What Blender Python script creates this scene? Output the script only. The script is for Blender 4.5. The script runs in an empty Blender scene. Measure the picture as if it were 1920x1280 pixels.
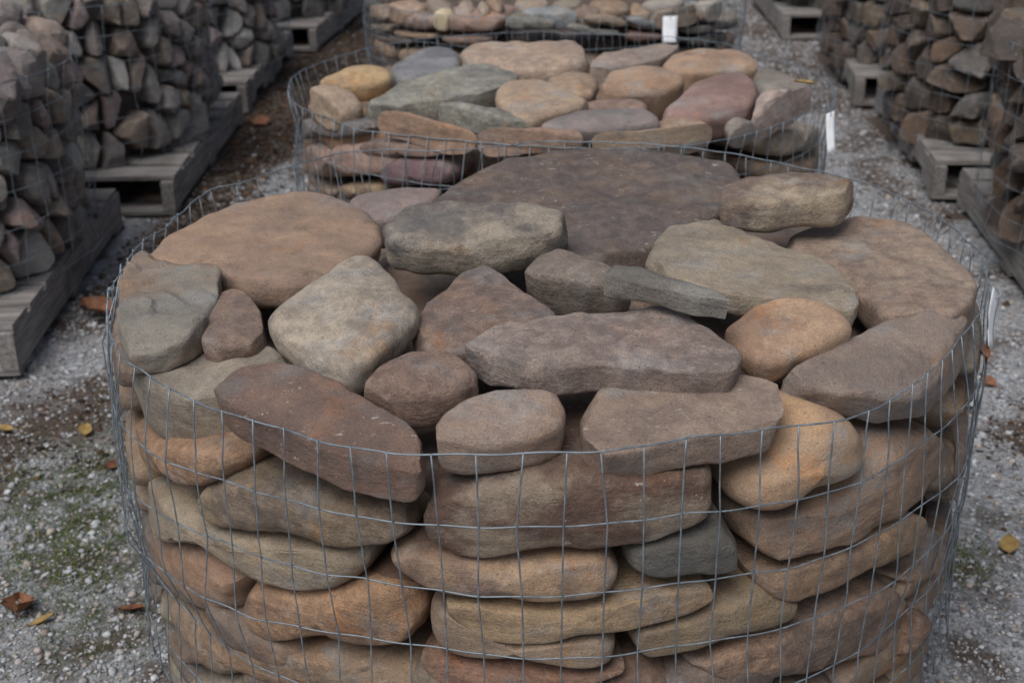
import bpy, math, random
import numpy as np
from mathutils import Matrix, Vector

random.seed(7)
RNG = np.random.default_rng(11)
scene = bpy.context.scene
COL = scene.collection

# ------------------------------------------------------------------ camera
CAM_F, CAM_PITCH, CAM_YAW, CAM_ROLL = 2429.33, 0.4121, -0.0221, -0.0139     # focal length in photograph pixels, radians
RIM = 0.74                                                                 # height of the cage rims above the ground
CAM_POS = np.array([0.0, 0.0, 0.7455 + RIM])


def ray(u, v):
    x, y = u - 960.0, v - 640.0
    c, s = math.cos(-CAM_ROLL), math.sin(-CAM_ROLL)
    x, y = c * x - s * y, s * x + c * y
    X, up = x / CAM_F, -y / CAM_F
    cp, sp = math.cos(CAM_PITCH), math.sin(CAM_PITCH)
    Y, Z = cp + sp * up, -sp + cp * up
    cy, sy = math.cos(CAM_YAW), math.sin(CAM_YAW)
    return np.array([cy * X + sy * Y, -sy * X + cy * Y, Z])


def at(u, v, z):
    r = ray(u, v)
    return CAM_POS + r * ((z - CAM_POS[2]) / r[2])


_f = ray(960, 640); _r = ray(961, 640) - _f; _r /= np.linalg.norm(_r)
_f /= np.linalg.norm(_f); _u = np.cross(_r, _f)
cam_data = bpy.data.cameras.new('camera')
cam = bpy.data.objects.new('camera', cam_data)
COL.objects.link(cam)
cam.matrix_world = Matrix(((_r[0], _u[0], -_f[0], CAM_POS[0]), (_r[1], _u[1], -_f[1], CAM_POS[1]),
                           (_r[2], _u[2], -_f[2], CAM_POS[2]), (0, 0, 0, 1)))
cam_data.sensor_width = 36.0
cam_data.lens = 36.0 * CAM_F / 1920.0
cam_data.clip_start = 0.05
cam_data.clip_end = 500.0
cam_data.dof.use_dof = True
cam_data.dof.focus_distance = 1.75
cam_data.dof.aperture_fstop = 6.3
scene.camera = cam


def in_view(P, m=50):
    d = np.asarray(P) - CAM_POS
    z = d @ _f
    if z < 0.1:
        return False
    x, y = 960 + CAM_F * (d @ _r) / z, 640 - CAM_F * (d @ _u) / z
    return -m < x < 1920 + m and -m < y < 1280 + m


# ------------------------------------------------------------------ light: overcast sky, very soft sun from the upper left
SUN_EL, SUN_AZ = math.radians(58), math.radians(-150)          # azimuth from +Y towards +X
world = bpy.data.worlds.new('World'); scene.world = world; world.use_nodes = True
wn, wl = world.node_tree.nodes, world.node_tree.links
bg = wn['Background']
sky = wn.new('ShaderNodeTexSky'); sky.sky_type = 'NISHITA'; sky.sun_disc = False
sky.sun_elevation = SUN_EL; sky.sun_rotation = SUN_AZ; sky.dust_density = 4.0; sky.air_density = 1.0
hs = wn.new('ShaderNodeHueSaturation'); hs.inputs['Saturation'].default_value = 0.75
wl.new(sky.outputs[0], hs.inputs['Color']); wl.new(hs.outputs[0], bg.inputs['Color'])
bg.inputs['Strength'].default_value = 0.055
sun_data = bpy.data.lights.new('sun', 'SUN'); sun_data.energy = 1.5; sun_data.angle = math.radians(45)
sun_data.color = (1.0, 0.98, 0.95)
sun = bpy.data.objects.new('sun', sun_data); COL.objects.link(sun)
_sd = Vector((math.sin(SUN_AZ) * math.cos(SUN_EL), math.cos(SUN_AZ) * math.cos(SUN_EL), math.sin(SUN_EL)))
sun.rotation_euler = _sd.to_track_quat('Z', 'Y').to_euler()
scene.view_settings.view_transform = 'Standard'
scene.view_settings.look = 'None'
scene.view_settings.gamma = 1.0
scene.view_settings.exposure = 0.42
scene.view_settings.use_curve_mapping = False
scene.cycles.max_bounces = 6


# ------------------------------------------------------------------ helpers
def lin(r, g, b, k=1.0):
    return tuple(min(0.9, k * ((c / 255 / 12.92) if c < 10 else ((c / 255 + 0.055) / 1.055) ** 2.4)) for c in (r, g, b))


_PERM = np.random.default_rng(3).permutation(4096)
_G = np.random.default_rng(4).normal(size=(4096, 3)); _G /= np.linalg.norm(_G, axis=1)[:, None]


def pnoise(P, seed=0):
    P = np.asarray(P, float)
    i = np.floor(P).astype(np.int64); f = P - i
    w = f * f * f * (f * (f * 6 - 15) + 10)
    out = np.zeros(len(P))
    for dx in (0, 1):
        for dy in (0, 1):
            for dz in (0, 1):
                h = _PERM[(_PERM[(_PERM[(i[:, 0] + dx + seed * 131) & 4095] + i[:, 1] + dy) & 4095] + i[:, 2] + dz) & 4095]
                g = _G[h]
                dot = g[:, 0] * (f[:, 0] - dx) + g[:, 1] * (f[:, 1] - dy) + g[:, 2] * (f[:, 2] - dz)
                out += dot * np.where(dx, w[:, 0], 1 - w[:, 0]) * np.where(dy, w[:, 1], 1 - w[:, 1]) * np.where(dz, w[:, 2], 1 - w[:, 2])
    return out * 1.6


def nvec(P, seed):
    return np.stack([pnoise(P, seed), pnoise(P + 17.3, seed + 1), pnoise(P + 41.7, seed + 2)], -1)


def tag(o, label=None, cat=None, group=None, kind=None):
    if label: o['label'] = label
    if cat: o['category'] = cat
    if group: o['group'] = group
    if kind: o['kind'] = kind
    return o


def mesh_obj(name, verts, faces, mat, parent=None, smooth=True, sharp=None):
    me = bpy.data.meshes.new(name)
    me.from_pydata([tuple(v) for v in np.asarray(verts, float)], [], [tuple(f) for f in faces])
    if smooth:
        me.polygons.foreach_set('use_smooth', [True] * len(me.polygons))
        if sharp:
            me.set_sharp_from_angle(angle=math.radians(sharp))
    if mat: me.materials.append(mat)
    o = bpy.data.objects.new(name, me); COL.objects.link(o)
    if parent: o.parent = parent
    return o


def empty(name, loc):
    o = bpy.data.objects.new(name, None); COL.objects.link(o); o.location = loc
    o.empty_display_size = 0.1
    return o


def box(sx, sy, sz, ch=0.003):
    """a box with chamfered long edges, centred"""
    x, y, z = sx / 2, sy / 2, sz / 2
    prof = [(-x + ch, -z), (x - ch, -z), (x, -z + ch), (x, z - ch), (x - ch, z), (-x + ch, z), (-x, z - ch), (-x, -z + ch)]
    v = [(a, -y, b) for a, b in prof] + [(a, y, b) for a, b in prof]
    n = 8
    f = [tuple(range(n))] + [tuple(reversed(range(n, 2 * n)))] + [(i, i + n, (i + 1) % n + n, (i + 1) % n) for i in range(n)]
    return v, f


def tube(pts, r, sides=5, closed=False):
    pts = np.asarray(pts, float); n = len(pts)
    if closed:
        t = np.roll(pts, -1, 0) - np.roll(pts, 1, 0)
    else:
        t = np.gradient(pts, axis=0)
    t /= np.linalg.norm(t, axis=1)[:, None] + 1e-12
    ref = np.array([0, 0, 1.0]) if abs(t[:, 2]).mean() < 0.7 else np.array([1.0, 0.3, 0])
    a = np.cross(t, ref); a /= np.linalg.norm(a, axis=1)[:, None] + 1e-12
    b = np.cross(a, t)
    V = []
    for k in range(sides):
        ph = 2 * math.pi * k / sides
        V.append(pts + r * (math.cos(ph) * a + math.sin(ph) * b))
    V = np.stack(V, 1).reshape(-1, 3)
    F = []
    for i in range(n if closed else n - 1):
        j = (i + 1) % n
        for k in range(sides):
            l = (k + 1) % sides
            F.append((i * sides + k, i * sides + l, j * sides + l, j * sides + k))
    if not closed:
        F.append(tuple(reversed(range(sides)))); F.append(tuple(range((n - 1) * sides, n * sides)))
    return V, F


# ------------------------------------------------------------------ materials
def new_mat(name, rough=0.85, spec=0.3):
    m = bpy.data.materials.new(name); m.use_nodes = True
    nt = m.node_tree; b = nt.nodes['Principled BSDF']
    b.inputs['Roughness'].default_value = rough
    b.inputs['Specular IOR Level'].default_value = spec
    return m, nt.nodes, nt.links, b


def n_noise(N, L, vec, scale, detail=4.0, rough=0.55, vscale=None):
    if vscale:
        mp = N.new('ShaderNodeVectorMath'); mp.operation = 'MULTIPLY'; mp.inputs[1].default_value = vscale
        L.new(vec, mp.inputs[0]); vec = mp.outputs[0]
    t = N.new('ShaderNodeTexNoise'); t.inputs['Scale'].default_value = scale
    t.inputs['Detail'].default_value = detail; t.inputs['Roughness'].default_value = rough
    L.new(vec, t.inputs['Vector'])
    return t.outputs['Fac']


def n_ramp(N, L, fac, a, b, va=0.0, vb=1.0):
    r = N.new('ShaderNodeMapRange'); r.interpolation_type = 'SMOOTHSTEP'
    r.inputs['From Min'].default_value = a; r.inputs['From Max'].default_value = b
    r.inputs['To Min'].default_value = va; r.inputs['To Max'].default_value = vb
    L.new(fac, r.inputs['Value'])
    return r.outputs['Result']


def n_mix(N, L, fac, a, b, mode='MIX'):
    m = N.new('ShaderNodeMix'); m.data_type = 'RGBA'; m.blend_type = mode
    for s, v in ((m.inputs['Factor'], fac), (m.inputs['A'], a), (m.inputs['B'], b)):
        if hasattr(v, 'links'): L.new(v, s)
        else: s.default_value = v if isinstance(v, (int, float)) else (tuple(v) + (1.0,))[:4]
    return m.outputs['Result']


def n_math(N, L, op, a, b=0.0):
    m = N.new('ShaderNodeMath'); m.operation = op
    for s, v in ((m.inputs[0], a), (m.inputs[1], b)):
        if hasattr(v, 'links'): L.new(v, s)
        else: s.default_value = v
    return m.outputs[0]


def stone_material(name, coarse):
    m, N, L, b = new_mat(name, 0.8, 0.4)
    tc = N.new('ShaderNodeTexCoord'); oi = N.new('ShaderNodeObjectInfo')
    off = N.new('ShaderNodeVectorMath'); off.operation = 'ADD'
    sc = N.new('ShaderNodeVectorMath'); sc.operation = 'SCALE'; sc.inputs[0].default_value = (37.0, 91.0, 53.0)
    L.new(oi.outputs['Random'], sc.inputs['Scale'])
    L.new(tc.outputs['Object'], off.inputs[0]); L.new(sc.outputs[0], off.inputs[1])
    vec = off.outputs[0]
    a2 = N.new('ShaderNodeAttribute'); a2.attribute_type = 'OBJECT'; a2.attribute_name = 'second_colour'
    fk = N.new('ShaderNodeAttribute'); fk.attribute_type = 'OBJECT'; fk.attribute_name = 'flecks'
    big = n_noise(N, L, vec, 5.5, 7.0, 0.66, (1, 1, 1.8))
    c = n_mix(N, L, n_ramp(N, L, big, 0.44, 0.58), oi.outputs['Color'], a2.outputs['Color'])
    # grey mineral film and rusty stains, in patches of their own
    fm = n_noise(N, L, vec, 8.5, 8.0, 0.68, (1, 1.5, 1.5))
    bw = N.new('ShaderNodeRGBToBW'); L.new(c, bw.inputs[0])
    gv = n_math(N, L, 'MULTIPLY', bw.outputs[0], 1.12)
    cg = N.new('ShaderNodeCombineColor')
    for i in range(3): L.new(gv, cg.inputs[i])
    c = n_mix(N, L, n_ramp(N, L, fm, 0.5, 0.68, 0.0, 0.62), c, cg.outputs[0])
    rs = n_noise(N, L, vec, 6.5, 7.0, 0.7, (1.4, 1, 1.2))
    c = n_mix(N, L, n_ramp(N, L, rs, 0.56, 0.7, 0.0, 0.6), c, n_mix(N, L, 1.0, c, (1.32, 0.93, 0.62), 'MULTIPLY'))
    bed = n_noise(N, L, vec, 9.0, 6.0, 0.68, (0.7, 1.0, 5.0))             # bedding streaks
    c = n_mix(N, L, 0.5, c, n_mix(N, L, n_ramp(N, L, bed, 0.32, 0.68), (0.78, 0.78, 0.8), (1.2, 1.19, 1.16)), 'MULTIPLY')
    mid = n_noise(N, L, vec, 44.0, 8.0, 0.74)
    c = n_mix(N, L, n_ramp(N, L, oi.outputs['Random'], 0.0, 1.0, 0.2, 0.8), c, n_mix(N, L, n_ramp(N, L, mid, 0.36, 0.66), (0.64, 0.64, 0.66), (1.28, 1.26, 1.22)), 'MULTIPLY')
    pit = n_noise(N, L, vec, 190.0, 2.0, 0.5)
    c = n_mix(N, L, n_ramp(N, L, pit, 0.66, 0.74, 0.0, 0.55), c, (0.05, 0.045, 0.042))
    gr = n_noise(N, L, vec, 480.0, 3.0, 0.6)
    c = n_mix(N, L, 0.6, c, n_mix(N, L, n_ramp(N, L, gr, 0.3, 0.7), (0.66, 0.66, 0.66), (1.34, 1.34, 1.34)), 'MULTIPLY')
    # dark weathering blotches
    dk = n_noise(N, L, vec, 13.0, 8.0, 0.74, (1, 1, 1.6))
    c = n_mix(N, L, n_ramp(N, L, dk, 0.56, 0.74, 0.0, 0.6), c, (0.06, 0.055, 0.054))
    # pale scuffs and scratches, as many as the stone carries; rubbed edges
    s1 = n_noise(N, L, vec, 46.0, 4.0, 0.65, (1.0, 2.8, 1.5))
    s2 = n_noise(N, L, vec, 11.0, 2.0)
    sm = n_math(N, L, 'MULTIPLY', n_ramp(N, L, s1, 0.62, 0.69), n_ramp(N, L, s2, 0.45, 0.6))
    s3 = n_noise(N, L, vec, 150.0, 2.0, 0.5)
    sm = n_math(N, L, 'ADD', sm, n_math(N, L, 'MULTIPLY', n_ramp(N, L, s3, 0.70, 0.76), n_ramp(N, L, s2, 0.38, 0.55)))
    sm = n_math(N, L, 'MULTIPLY', sm, fk.outputs['Fac'])
    geo = N.new('ShaderNodeNewGeometry')
    pw = n_math(N, L, 'MULTIPLY', n_ramp(N, L, geo.outputs['Pointiness'], 0.515, 0.58, 0.0, 0.4), n_ramp(N, L, mid, 0.42, 0.6))
    c = n_mix(N, L, pw, c, lin(168, 156, 144))
    c = n_mix(N, L, n_math(N, L, 'MINIMUM', sm, 0.85), c, lin(196, 186, 176))
    L.new(c, b.inputs['Base Color'])
    L.new(n_ramp(N, L, mid, 0.3, 0.7, 0.62, 0.86), b.inputs['Roughness'])
    # fine relief
    h = n_math(N, L, 'ADD', n_math(N, L, 'MULTIPLY', mid, 0.75 * coarse), n_math(N, L, 'MULTIPLY', gr, 0.16))
    h = n_math(N, L, 'ADD', h, n_math(N, L, 'MULTIPLY', bed, 0.55 * coarse))
    h = n_math(N, L, 'ADD', h, n_math(N, L, 'MULTIPLY', n_noise(N, L, vec, 120.0, 5.0, 0.65), 0.4))
    bp = N.new('ShaderNodeBump'); bp.inputs['Strength'].default_value = 0.85; bp.inputs['Distance'].default_value = 0.006
    L.new(h, bp.inputs['Height']); L.new(bp.outputs[0], b.inputs['Normal'])
    return m


M_STONE = stone_material('river_stone_surface', 0.8)
M_ROUGH = stone_material('broken_stone_surface', 1.8)


def wire_material():
    m, N, L, b = new_mat('galvanised_wire', 0.5, 0.5)
    tc = N.new('ShaderNodeTexCoord')
    t = n_noise(N, L, tc.outputs['Object'], 60.0, 4.0)
    L.new(n_mix(N, L, n_ramp(N, L, t, 0.35, 0.7), lin(122, 133, 142), lin(156, 166, 174)), b.inputs['Base Color'])
    b.inputs['Metallic'].default_value = 0.55
    L.new(n_ramp(N, L, t, 0.3, 0.7, 0.4, 0.65), b.inputs['Roughness'])
    return m


M_WIRE = wire_material()


def wood_material():
    m, N, L, b = new_mat('weathered_pallet_wood', 0.9, 0.2)
    tc = N.new('ShaderNodeTexCoord'); oi = N.new('ShaderNodeObjectInfo')
    off = N.new('ShaderNodeVectorMath'); off.operation = 'ADD'
    sc = N.new('ShaderNodeVectorMath'); sc.operation = 'SCALE'; sc.inputs[0].default_value = (13, 29, 7)
    L.new(oi.outputs['Random'], sc.inputs['Scale']); L.new(tc.outputs['Object'], off.inputs[0]); L.new(sc.outputs[0], off.inputs[1])
    v = off.outputs[0]
    g1 = n_noise(N, L, v, 9.0, 6.0, 0.65, (9.0, 0.6, 9.0))
    g2 = n_noise(N, L, v, 40.0, 4.0, 0.6, (8.0, 0.5, 8.0))
    d = n_noise(N, L, v, 5.0, 5.0, 0.6)
    c = n_mix(N, L, n_ramp(N, L, g1, 0.3, 0.7), lin(116, 112, 110), lin(164, 160, 157))
    c = n_mix(N, L, 0.6, c, n_mix(N, L, n_ramp(N, L, g2, 0.3, 0.7), (0.65, 0.65, 0.65), (1.2, 1.2, 1.2)), 'MULTIPLY')
    c = n_mix(N, L, n_ramp(N, L, d, 0.5, 0.7, 0.0, 0.6), c, lin(96, 89, 85))
    L.new(c, b.inputs['Base Color'])
    bp = N.new('ShaderNodeBump'); bp.inputs['Strength'].default_value = 0.6; bp.inputs['Distance'].default_value = 0.004
    L.new(n_math(N, L, 'ADD', g1, g2), bp.inputs['Height']); L.new(bp.outputs[0], b.inputs['Normal'])
    return m


M_WOOD = wood_material()


def ground_material():
    m, N, L, b = new_mat('gravel_ground', 0.95, 0.15)
    tc = N.new('ShaderNodeTexCoord'); v = tc.outputs['Object']
    soil = N.new('ShaderNodeAttribute'); soil.attribute_name = 'soil'
    green = N.new('ShaderNodeAttribute'); green.attribute_name = 'green'
    vo = N.new('ShaderNodeTexVoronoi'); vo.inputs['Scale'].default_value = 70.0
    L.new(v, vo.inputs['Vector'])
    v2 = N.new('ShaderNodeTexVoronoi'); v2.inputs['Scale'].default_value = 150.0
    L.new(v, v2.inputs['Vector'])
    sep = N.new('ShaderNodeSeparateColor'); L.new(vo.outputs['Color'], sep.inputs[0])
    sp2 = N.new('ShaderNodeSeparateColor'); L.new(v2.outputs['Color'], sp2.inputs[0])
    c1 = n_mix(N, L, sep.outputs[0], lin(124, 127, 132), lin(188, 191, 196))
    c2 = n_mix(N, L, sp2.outputs[1], lin(128, 130, 134), lin(178, 181, 185))
    c = n_mix(N, L, n_ramp(N, L, n_noise(N, L, v, 25.0, 3.0), 0.42, 0.58), c1, c2)
    fine = n_noise(N, L, v, 180.0, 5.0, 0.7)
    dirt = n_mix(N, L, n_ramp(N, L, fine, 0.3, 0.7), lin(58, 51, 47), lin(118, 106, 97))
    pat = n_noise(N, L, v, 3.2, 5.0, 0.62)
    f = n_math(N, L, 'ADD', n_ramp(N, L, pat, 0.42, 0.66, 0.0, 0.85), soil.outputs['Fac'])
    c = n_mix(N, L, n_ramp(N, L, f, 0.25, 0.9), c, dirt)
    moss = n_mix(N, L, n_ramp(N, L, fine, 0.35, 0.65), lin(48, 56, 36), lin(84, 92, 62))
    gm = n_math(N, L, 'MULTIPLY', green.outputs['Fac'], n_ramp(N, L, n_noise(N, L, v, 14.0, 6.0, 0.7), 0.4, 0.62))
    c = n_mix(N, L, gm, c, moss)
    L.new(c, b.inputs['Base Color'])
    h = n_math(N, L, 'ADD', n_math(N, L, 'MULTIPLY', vo.outputs['Distance'], -0.9), n_math(N, L, 'MULTIPLY', fine, 0.8))
    bp = N.new('ShaderNodeBump'); bp.inputs['Strength'].default_value = 0.8; bp.inputs['Distance'].default_value = 0.008
    L.new(h, bp.inputs['Height']); L.new(bp.outputs[0], b.inputs['Normal'])
    return m


def attr_material(name, attr, rough=0.9, trans=False):
    m, N, L, b = new_mat(name, rough, 0.25)
    a = N.new('ShaderNodeAttribute'); a.attribute_name = attr
    tc = N.new('ShaderNodeTexCoord')
    t = n_noise(N, L, tc.outputs['Object'], 220.0, 3.0)
    L.new(n_mix(N, L, 0.6, a.outputs['Color'], n_mix(N, L, n_ramp(N, L, t, 0.3, 0.7), (0.65,) * 3, (1.25,) * 3), 'MULTIPLY'), b.inputs['Base Color'])
    return m


def leaf_material(name, ca, cb):
    m, N, L, b = new_mat(name, 0.75, 0.3)
    tc = N.new('ShaderNodeTexCoord')
    t = n_noise(N, L, tc.outputs['Object'], 45.0, 5.0, 0.65)
    L.new(n_mix(N, L, n_ramp(N, L, t, 0.35, 0.65), ca, cb), b.inputs['Base Color'])
    bp = N.new('ShaderNodeBump'); bp.inputs['Strength'].default_value = 0.5; bp.inputs['Distance'].default_value = 0.003
    L.new(t, bp.inputs['Height']); L.new(bp.outputs[0], b.inputs['Normal'])
    return m


def paper_material():
    m, N, L, b = new_mat('white_card', 0.6, 0.3)
    tc = N.new('ShaderNodeTexCoord')
    t = n_noise(N, L, tc.outputs['Object'], 35.0, 4.0)
    L.new(n_mix(N, L, n_ramp(N, L, t, 0.3, 0.7), (0.68, 0.71, 0.74), (0.78, 0.80, 0.82)), b.inputs['Base Color'])
    return m


M_PAPER = paper_material()


# ------------------------------------------------------------------ cages: where they stand
R = 0.7232
C1, C2, C3 = (0.0086, 2.0899), (0.062, 3.537), (0.0656, 5.0922)
LEFT = [(-2.11, 3.78), (-2.04, 5.27), (-2.04, 6.92), (-1.86, 8.45)]
RIGHT = [(2.13, 3.92), (2.16, 5.38), (2.21, 6.88), (2.12, 8.60)]
LEFT_P = [(-2.06, 3.78, .075), (-1.965, 5.28, .03), (-2.01, 6.88, .015), (-1.84, 8.45, -.08)]
RIGHT_P = [(2.105, 3.90, -.075), (2.145, 5.37, -.09), (2.19, 6.87, -.09), (2.10, 8.62, -.03)]
BASE = 0.146


# ------------------------------------------------------------------ ground
def build_ground():
    xs = np.concatenate([[-120, -40, -15, -7], np.arange(-4.4, 4.41, 0.05), [7, 15, 40, 120]])
    ys = np.concatenate([[-120, -40, -12, -3, 0], np.arange(1.2, 11.01, 0.05), [14, 25, 60, 160]])
    X, Y = np.meshgrid(xs, ys, indexing='ij')
    P = np.stack([X.ravel(), Y.ravel(), np.zeros(X.size)], -1)
    near = (np.abs(P[:, 0]) < 4.5) & (P[:, 1] > 1.1) & (P[:, 1] < 11.1)
    Z = np.where(near, 0.014 * pnoise(P * 2.3, 5) + 0.006 * pnoise(P * 9, 6), 0) - 0.012
    P[:, 2] = Z
    nx, ny = len(xs), len(ys)
    F = [(i * ny + j, (i + 1) * ny + j, (i + 1) * ny + j + 1, i * ny + j + 1) for i in range(nx - 1) for j in range(ny - 1)]
    o = mesh_obj('ground', P, F, ground_material())
    x, y = P[:, 0], P[:, 1]
    nz = pnoise(P * np.array([1.6, 1.6, 0]) + 0.37, 9)
    soil = np.clip((y - 5.3) / 0.5, 0, 1) * np.exp(-((x + 1.0) / .5) ** 2) * 1.5 + 1.1 * np.exp(-((x + 1.24) / .15) ** 2) * np.clip((y - 3.4) / .3, 0, 1)
    soil += 0.9 * np.exp(-((x + 1.18) ** 2 / 0.05 + (y - 2.92) ** 2 / 0.06))
    soil += 0.8 * np.exp(-((x - 1.22) ** 2 / 0.03 + (y - 2.85) ** 2 / 0.03))
    soil += np.clip((y - 5.0) / 2.0, 0, 1) * 0.45 + np.clip((np.abs(x) - 1.25) / 0.15, 0, 1) * 0.35
    soil = np.clip(soil + 0.25 * nz, 0, 1.4)
    green = 1.3 * np.exp(-((x + 1.02) ** 2 / 0.06 + (y - 2.48) ** 2 / 0.13)) + 0.5 * np.exp(-((x + 0.9) ** 2 / 0.03 + (y - 2.05) ** 2 / 0.03))
    green += 0.6 * np.exp(-((x - 1.0) ** 2 / 0.012 + (y - 2.45) ** 2 / 0.01))
    for nm, arr in (('soil', soil), ('green', np.clip(green, 0, 1))):
        a = o.data.attributes.new(nm, 'FLOAT', 'POINT'); a.data.foreach_set('value', arr.astype(np.float32))
    tag(o, 'grey gravel yard with patches of bare soil and moss', 'ground', kind='structure')
    return o


GROUND = build_ground()


def ground_z(x, y):
    P = np.stack([np.atleast_1d(x), np.atleast_1d(y), np.zeros(np.size(x))], -1).astype(float)
    return 0.014 * pnoise(P * 2.3, 5) + 0.006 * pnoise(P * 9, 6) - 0.012


# ------------------------------------------------------------------ pallets
def build_pallet(cx, cy, label, notched, jitter, wid=1.20, dep=1.43):
    p = empty('pallet', (cx, cy, 0)); p.rotation_euler.z = jitter
    tag(p, label, 'pallet', 'weathered wooden pallets under the cages')
    hs_, w = 0.108, 0.045
    def stringer_mesh():
        y0, y1 = -dep / 2, dep / 2
        if notched:
            prof = [(y0, 0), (y0 + .20, 0), (y0 + .235, .040), (y0 + .42, .040), (y0 + .455, 0), (y1 - .455, 0), (y1 - .42, .040),
                    (y1 - .235, .040), (y1 - .20, 0), (y1, 0), (y1, hs_), (y0, hs_)]
        else:
            prof = [(y0, 0), (y0 / 3, 0.001), (y1 / 3, 0), (y1, 0), (y1, hs_ - .002), (y1 * .97, hs_), (y0 * .97, hs_), (y0, hs_ - .002)]
        n = len(prof)
        V = [(-w / 2, a, b) for a, b in prof] + [(w / 2, a, b) for a, b in prof]
        F = [tuple(range(n)), tuple(reversed(range(n, 2 * n)))] + [(i, i + n, (i + 1) % n + n, (i + 1) % n) for i in range(n)]
        return V, F
    sv, sf = stringer_mesh()
    first = None
    for x in (-wid / 2 + w / 2, 0, wid / 2 - w / 2):
        if first is None:
            first = s = mesh_obj('stringer', sv, sf, M_WOOD, p, smooth=False)
        else:
            s = first.copy(); COL.objects.link(s); s.parent = p
        s.location = (x, 0, 0.0185)
    def boards(name, ys_, z, bw, th, length):
        f0 = None
        for y in ys_:
            if f0 is None:
                v, f = box(bw, length, th, 0.002)
                f0 = s = mesh_obj(name, v, f, M_WOOD, p, smooth=False)
            else:
                s = f0.copy(); COL.objects.link(s); s.parent = p
            s.location = (random.uniform(-.004, .004), y, z); s.rotation_euler = (0, 0, math.pi / 2 + random.uniform(-.006, .006))
    boards('deck_board', [(-0.5 + (k + .5) / 8) * (dep - .01) for k in range(8)], 0.0185 + hs_ + 0.0095, 0.135, 0.018, wid - 0.002)
    boards('bottom_board', [-dep / 2 + .055, 0, dep / 2 - .055], 0.0090, 0.11, 0.018, wid - 0.004)
    return p


for i, (c, lab) in enumerate(zip(LEFT, ['grey pallet with long plain side, nearest of the row along the left edge',
                                        'grey pallet with open end and pale deck board, second of left-hand row',
                                        'grey pallet under third rubble cage of left-hand row',
                                        'grey pallet farthest up the left-hand row'])):
    build_pallet(LEFT_P[i][0], LEFT_P[i][1], lab, i == 2, LEFT_P[i][2], dep=1.30 if i == 0 else 1.43)
for i, (c, lab) in enumerate(zip(RIGHT, ['dark grey pallet nearest in the right-hand row, cut by the photo edge',
                                         'notched grey pallet under second cage of right-hand row',
                                         'grey pallet under third cage of right-hand row',
                                         'grey pallet farthest up the right-hand row'])):
    build_pallet(RIGHT_P[i][0], RIGHT_P[i][1], lab, i in (1, 2), RIGHT_P[i][2])
build_pallet(C1[0], C1[1], 'pallet beneath the large front cage of flat stones', False, 0.0)
build_pallet(C2[0], C2[1], 'pallet beneath the middle cage of flat stones', False, 0.01)
build_pallet(C3[0], C3[1], 'pallet beneath the farthest cage of flat stones', False, -0.01)


# ------------------------------------------------------------------ wire cages
TR_RIM1 = [(203,570),(203,600),(207,628),(212,640),(240,680),(265,694),(320,728),(390,760),(465,783),(525,798),(590,823),(655,836),(733,849),(812,852),(890,853),(974,852),(1055,850),(1135,849),(1215,837),(1293,822),(1375,814),(1450,803),(1525,793),(1590,785),(1640,764),(1680,742),(1720,712),(1750,690),(1775,665),(1800,632),(1828,600),(1850,562),(1855,540),(1848,515),(1850,497),(1838,475),(1810,450),(1780,420),(1740,393),(1700,375),(1650,350),(1590,333),(205,545),(222,520),(235,500),(245,478),(262,455),(310,425),(345,393),(395,355),(450,345),(520,322),(575,305),(632,287),(717,281),(824,283),(900,277)]
TR_ROW = {
 1: [(220,785),(244,811),(272,838),(314,865),(348,875),(412,895),(470,916),(533,934),(596,952),(667,969),(741,980),(816,987),(895,991),(974,991),(1053,988),(1133,984),(1211,974),(1284,962),(1363,955),(1433,945),(1505,931),(1571,916),(1626,896),(1673,869),(1720,835),(1777,795),(1824,741),(1845,704)],
 2: [(225,900),(250,927),(290,953),(331,978),(429,1018),(482,1041),(607,1078),(680,1086),(750,1099),(823,1109),(898,1119),(972,1120),(1049,1117),(1127,1110),(1204,1100),(1277,1090),(1351,1080),(1423,1070),(1492,1060),(1552,1041),(1609,1018),(1660,993),(1703,966),(1744,937),(1798,897)],
 3: [(240,1011),(269,1038),(303,1065),(378,1119),(428,1139),(479,1162),(546,1174),(613,1186),(684,1196),(754,1206),(826,1214),(898,1223),(969,1233),(1041,1231),(1117,1230),(1190,1220),(1264,1208),(1337,1199),(1408,1189),(1472,1176),(1532,1156),(1589,1135),(1643,1112),(1687,1085),(1717,1055),(1757,1018)],
}
TR_RIM2 = [(542,163),(548,191),(575,207),(613,219),(675,242),(765,253),(866,264),(1020,277),(1150,280),(1300,270),(1350,262),(1440,240),(1500,217),(1556,200),(1566,185),(1562,165),(1550,150),(1500,125),(1430,100),(1350,82),(1250,70),(545,150),(570,130),(620,110),(700,89),(780,76),(900,66),(1050,62)]


def polar(pts, c, z):
    th, rr = [], []
    for u, v in pts:
        p = at(u, v, z)
        dx, dy = p[0] - c[0], p[1] - c[1]
        th.append(math.atan2(dx, -dy)); rr.append(math.hypot(dx, dy))
    o = np.argsort(th)
    return np.array(th)[o], np.array(rr)[o]


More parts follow.
